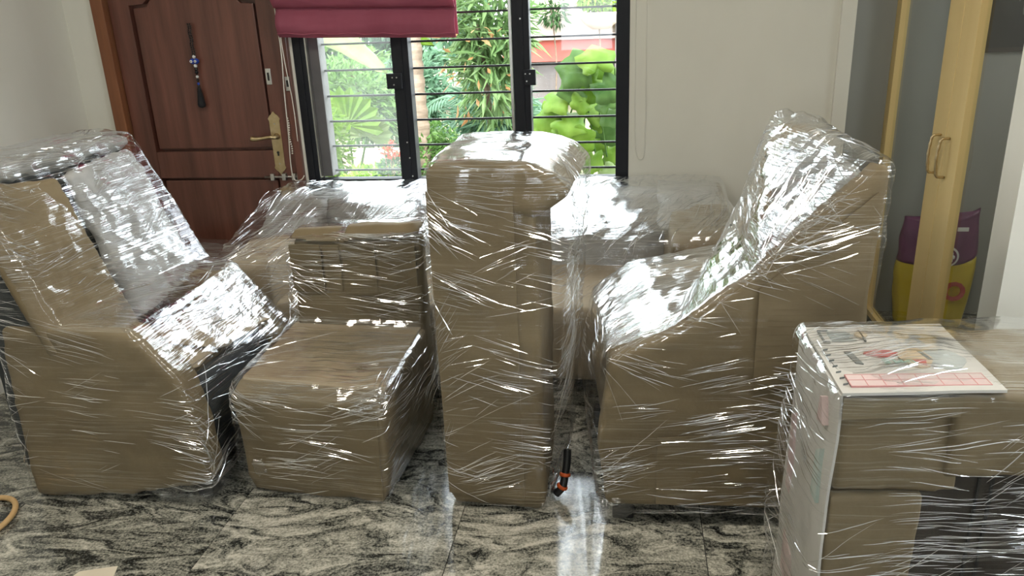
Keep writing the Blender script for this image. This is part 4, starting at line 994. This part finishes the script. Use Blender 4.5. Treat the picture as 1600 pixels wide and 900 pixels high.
# banana leaves at the top of the left part
bp = empty('banana_plant', (-2.9, 7.0, GZ), 'banana plant with broad arching leaves high in the left window part', 'plant', 'garden shrubs and trees')
def big_leaf(name, pts, W, matr, parent, up=(0, -.5, 1), wav=.03, seed=0, n_=14):
    P = crom(pts, max(2, n_//(len(pts)-1))); vs = []; fs = []; m_ = len(P); kx = 6
    for i, p in enumerate(P):
        t = i/(m_-1); tg = (P[min(i+1, m_-1)]-P[max(i-1, 0)]).normalized(); sd_ = tg.cross(Vector(up)).normalized(); nr = sd_.cross(tg)
        w = W*math.sin(math.pi*min(1, .06+t*.94))**.6
        for j in range(kx+1):
            s = (j/kx-.5)*2
            vs.append(p + sd_*s*w/2 - nr*abs(s)*w*.18 + nr*wav*noise.noise((i*.9+seed, s*2.5, seed)))
    for i in range(m_-1):
        for j in range(kx):
            a = i*(kx+1)+j; fs.append((a, a+1, a+kx+2, a+kx+1))
    o = MB().add(vs, fs).build(name, matr, parent, smooth=True)
    md = o.modifiers.new('thick', 'SOLIDIFY'); md.thickness = .003
    return o
big_leaf('leaf', [(-3.1, 7.0, 1.35), (-2.75, 6.95, 1.5), (-2.4, 6.9, 1.38), (-2.1, 6.9, 1.1)], .28, M['leaf_pale'], bp, seed=1)
big_leaf('leaf', [(-3.1, 7.0, 1.3), (-2.6, 7.1, 1.65), (-2.1, 7.2, 1.62), (-1.75, 7.25, 1.3)], .30, M['leaf_bright'], bp, seed=2)
big_leaf('leaf', [(-3.1, 7.0, 1.3), (-3.2, 6.9, 1.7), (-3.3, 6.8, 2.1)], .3, M['leaf_bright'], bp, seed=3)
MB().tube(crom([(-3.1, 7.05, GZ), (-3.12, 7.05, .6), (-3.1, 7.0, 1.4)], 6), .06, 9).build('stem', M['leaf_mid'], bp, smooth=True)
# large-leaved climber close to the right window part
cl_ = empty('climbing_plant', (-.33, 5.5, GZ), 'large-leaved bright green climber close outside the right window part', 'plant', 'garden shrubs and trees')
rng = random.Random(12)
def round_leaf(c, r_, nrm, matr, parent, seed):
    rn = random.Random(seed); nrm = Vector(nrm).normalized(); a = nrm.orthogonal().normalized(); a = Matrix.Rotation(rn.uniform(0, 6.28), 3, nrm) @ a; b2 = nrm.cross(a)
    vs = [Vector(c)]; k = 22
    for ring in (.55, 1):
        for i in range(k):
            t = 2*math.pi*i/k
            notch = 1 - .45*math.exp(-((t-math.pi)/.35)**2); lob = 1 + .15*math.cos(5*t) + .06*math.cos(11*t+seed)
            rr = r_*ring*notch*lob
            vs.append(Vector(c) + a*rr*math.cos(t) + b2*rr*math.sin(t) - nrm*(.12*r_*ring*ring + .05*r_*math.sin(4*t+seed)*ring))
    fs = [(0, 1+i, 1+(i+1) % k) for i in range(k)] + [(1+i, 1+k+i, 1+k+(i+1) % k, 1+(i+1) % k) for i in range(k)]
    o = MB().add(vs, fs).build('leaf', matr, parent, smooth=True)
    md = o.modifiers.new('thick', 'SOLIDIFY'); md.thickness = .002
    return o
spots = [(-.33, 1.20, .14), (-.20, 1.26, .13), (-.26, 1.10, .13), (-.44, 1.00, .13), (-.12, 1.08, .11), (-.55, .84, .12), (-.38, .86, .12), (-.22, .92, .12), (-.08, .90, .10), (-.63, .76, .10), (-.48, .70, .10), (-.30, .74, .10), (-.14, .74, .10), (-.40, .56, .10), (-.24, .58, .10), (-.08, .60, .09), (-.55, .55, .08), (-.32, .42, .09), (-.14, .44, .09), (-.45, .38, .08), (-.36, 1.06, .10), (-.17, 1.17, .09), (-.50, .92, .09), (-.30, .98, .08), (-.13, .98, .08), (-.43, .78, .08), (-.18, .83, .07), (-.58, .66, .07), (-.35, .64, .07), (-.20, .66, .07)]
for k, (x, z, r_) in enumerate(spots):
    round_leaf((x-.02, 5.5+rng.uniform(-.12, .12), z), r_, (rng.gauss(0, .35), -1+rng.gauss(0, .2), .55+rng.gauss(0, .3)), M['leaf_bright'] if k % 4 else M['leaf_mid'], cl_, k)
for k in range(3):
    round_leaf((-.12-.08*k, 5.42, .50-.10*k), .08, (.3, -1, .2), M['leaf_dry'] if k else M['leaf_pale'], cl_, 40+k)
for k in range(7):
    x = -.55+.08*k
    MB().tube(crom([(-.3, 5.6, GZ), (x+.05, 5.6, .2), (x, 5.58, .6), (x+.1*math.sin(k), 5.56, .9+.05*k)], 6), .006, 6).build('stem', M['leaf_mid'], cl_, smooth=True)
# red flowers
rf_ = empty('flowering_shrub', (-1.98, 6.35, GZ), 'small shrub with red flower clusters beyond the left window part', 'plant', 'garden shrubs and trees')
for k, (x, z) in enumerate(((-2.02, .52), (-1.95, .57), (-1.90, .51), (-1.97, .49))):
    vs, fs = cloud((x, 6.35, z), (.035, .035, .028), 40, .028, .02, rng)
    MB().add(vs, fs).build('flower_cluster', M['petal'], rf_)
    MB().tube([(-1.96, 6.38, GZ), (x, 6.36, z)], .005, 5).build('stem', M['bark_dark'], rf_)
vs, fs = cloud((-1.95, 6.4, .30), (.16, .12, .2), 350, .07, .035, rng); MB().add(vs, fs).build('foliage', M['leaf_deep'], rf_)
# pink stone slab and path edge
tag(MB().box((-3.4, 9.0, GZ), (-2.35, 9.5, .02), Matrix.Translation((0, 0, 0)) @ Matrix.Rotation(R(0), 4, 'Y')).build('stone_bench', M['stone_pink'], bevel=.03), 'low pink stone block at the garden path', 'stone')
tag(MB().prism([(-5.5, 6.2), (-3.3, 7.0), (-3.0, 8.95), (-6, 8.95)], 2, GZ, GZ+.03).build('garden_path', M['stone_pink']), 'pale pink garden path beyond the left window part', 'path')
# neighbouring house
hs = empty('neighbour_house', (-.6, 16.5, GZ), 'pink neighbouring house with a red band beyond the garden', 'building')
MB().box((-2.4, 16.0, 1.05), (.6, 19, 1.45)).build('parapet', M['house_wall'], hs)
MB().box((-2.5, 16.1, .55), (.3, 19, .97)).build('red_band', M['house_red'], hs)
MB().box((-2.5, 15.93, .96), (.35, 16.2, 1.06)).build('ledge', M['house_wall'], hs, bevel=.01)
MB().box((-2.6, 16.25, GZ), (.4, 19, .56)).build('lower_wall', M['house_grey'], hs)
MB().box((-2.6, 17.6, 1.0), (.9, 20, 3.4)).build('wall', M['house_wall'], hs)
MB().box((-2.8, 17.3, 2.15), (1.0, 17.7, 2.32)).build('balcony_beam', M['house_wall'], hs, bevel=.02)
for x in (-1.05, -.45):
    w_ = MB().box((x, 17.55, 1.42), (x+.42, 17.62, 2.05)).build('window', M['house_wall'], hs)
    for kx in (0, 1): MB().box((x+.03+kx*.19, 17.53, 1.46), (x+.20+kx*.19, 17.56, 2.01)).build('pane', M['house_glass'], w_)
MB().box((-.28, 15.9, GZ), (.0, 16.2, 3.0)).build('pillar', M['house_grey'], hs)
MB().lathe([(.15, 0), (.30, .10), (.42, .25), (.44, .30), (.38, .30)], (-.55, 15.7, 1.14), 20).build('planter', M['house_wall'], hs, smooth=True)
shrub('balcony_plant', 'trailing plant with narrow leaves on the pink house ledge', (-1.45, 15.8, 1.42), (.35, .2, .32), 220, .18, .05, M['leaf_deep'], 260, clumps=3)
shrub('balcony_plant', 'bright plant in the planter of the pink house', (-.6, 15.7, 1.75), (.4, .25, .3), 500, .16, .07, M['leaf_bright'], 261, clumps=4)
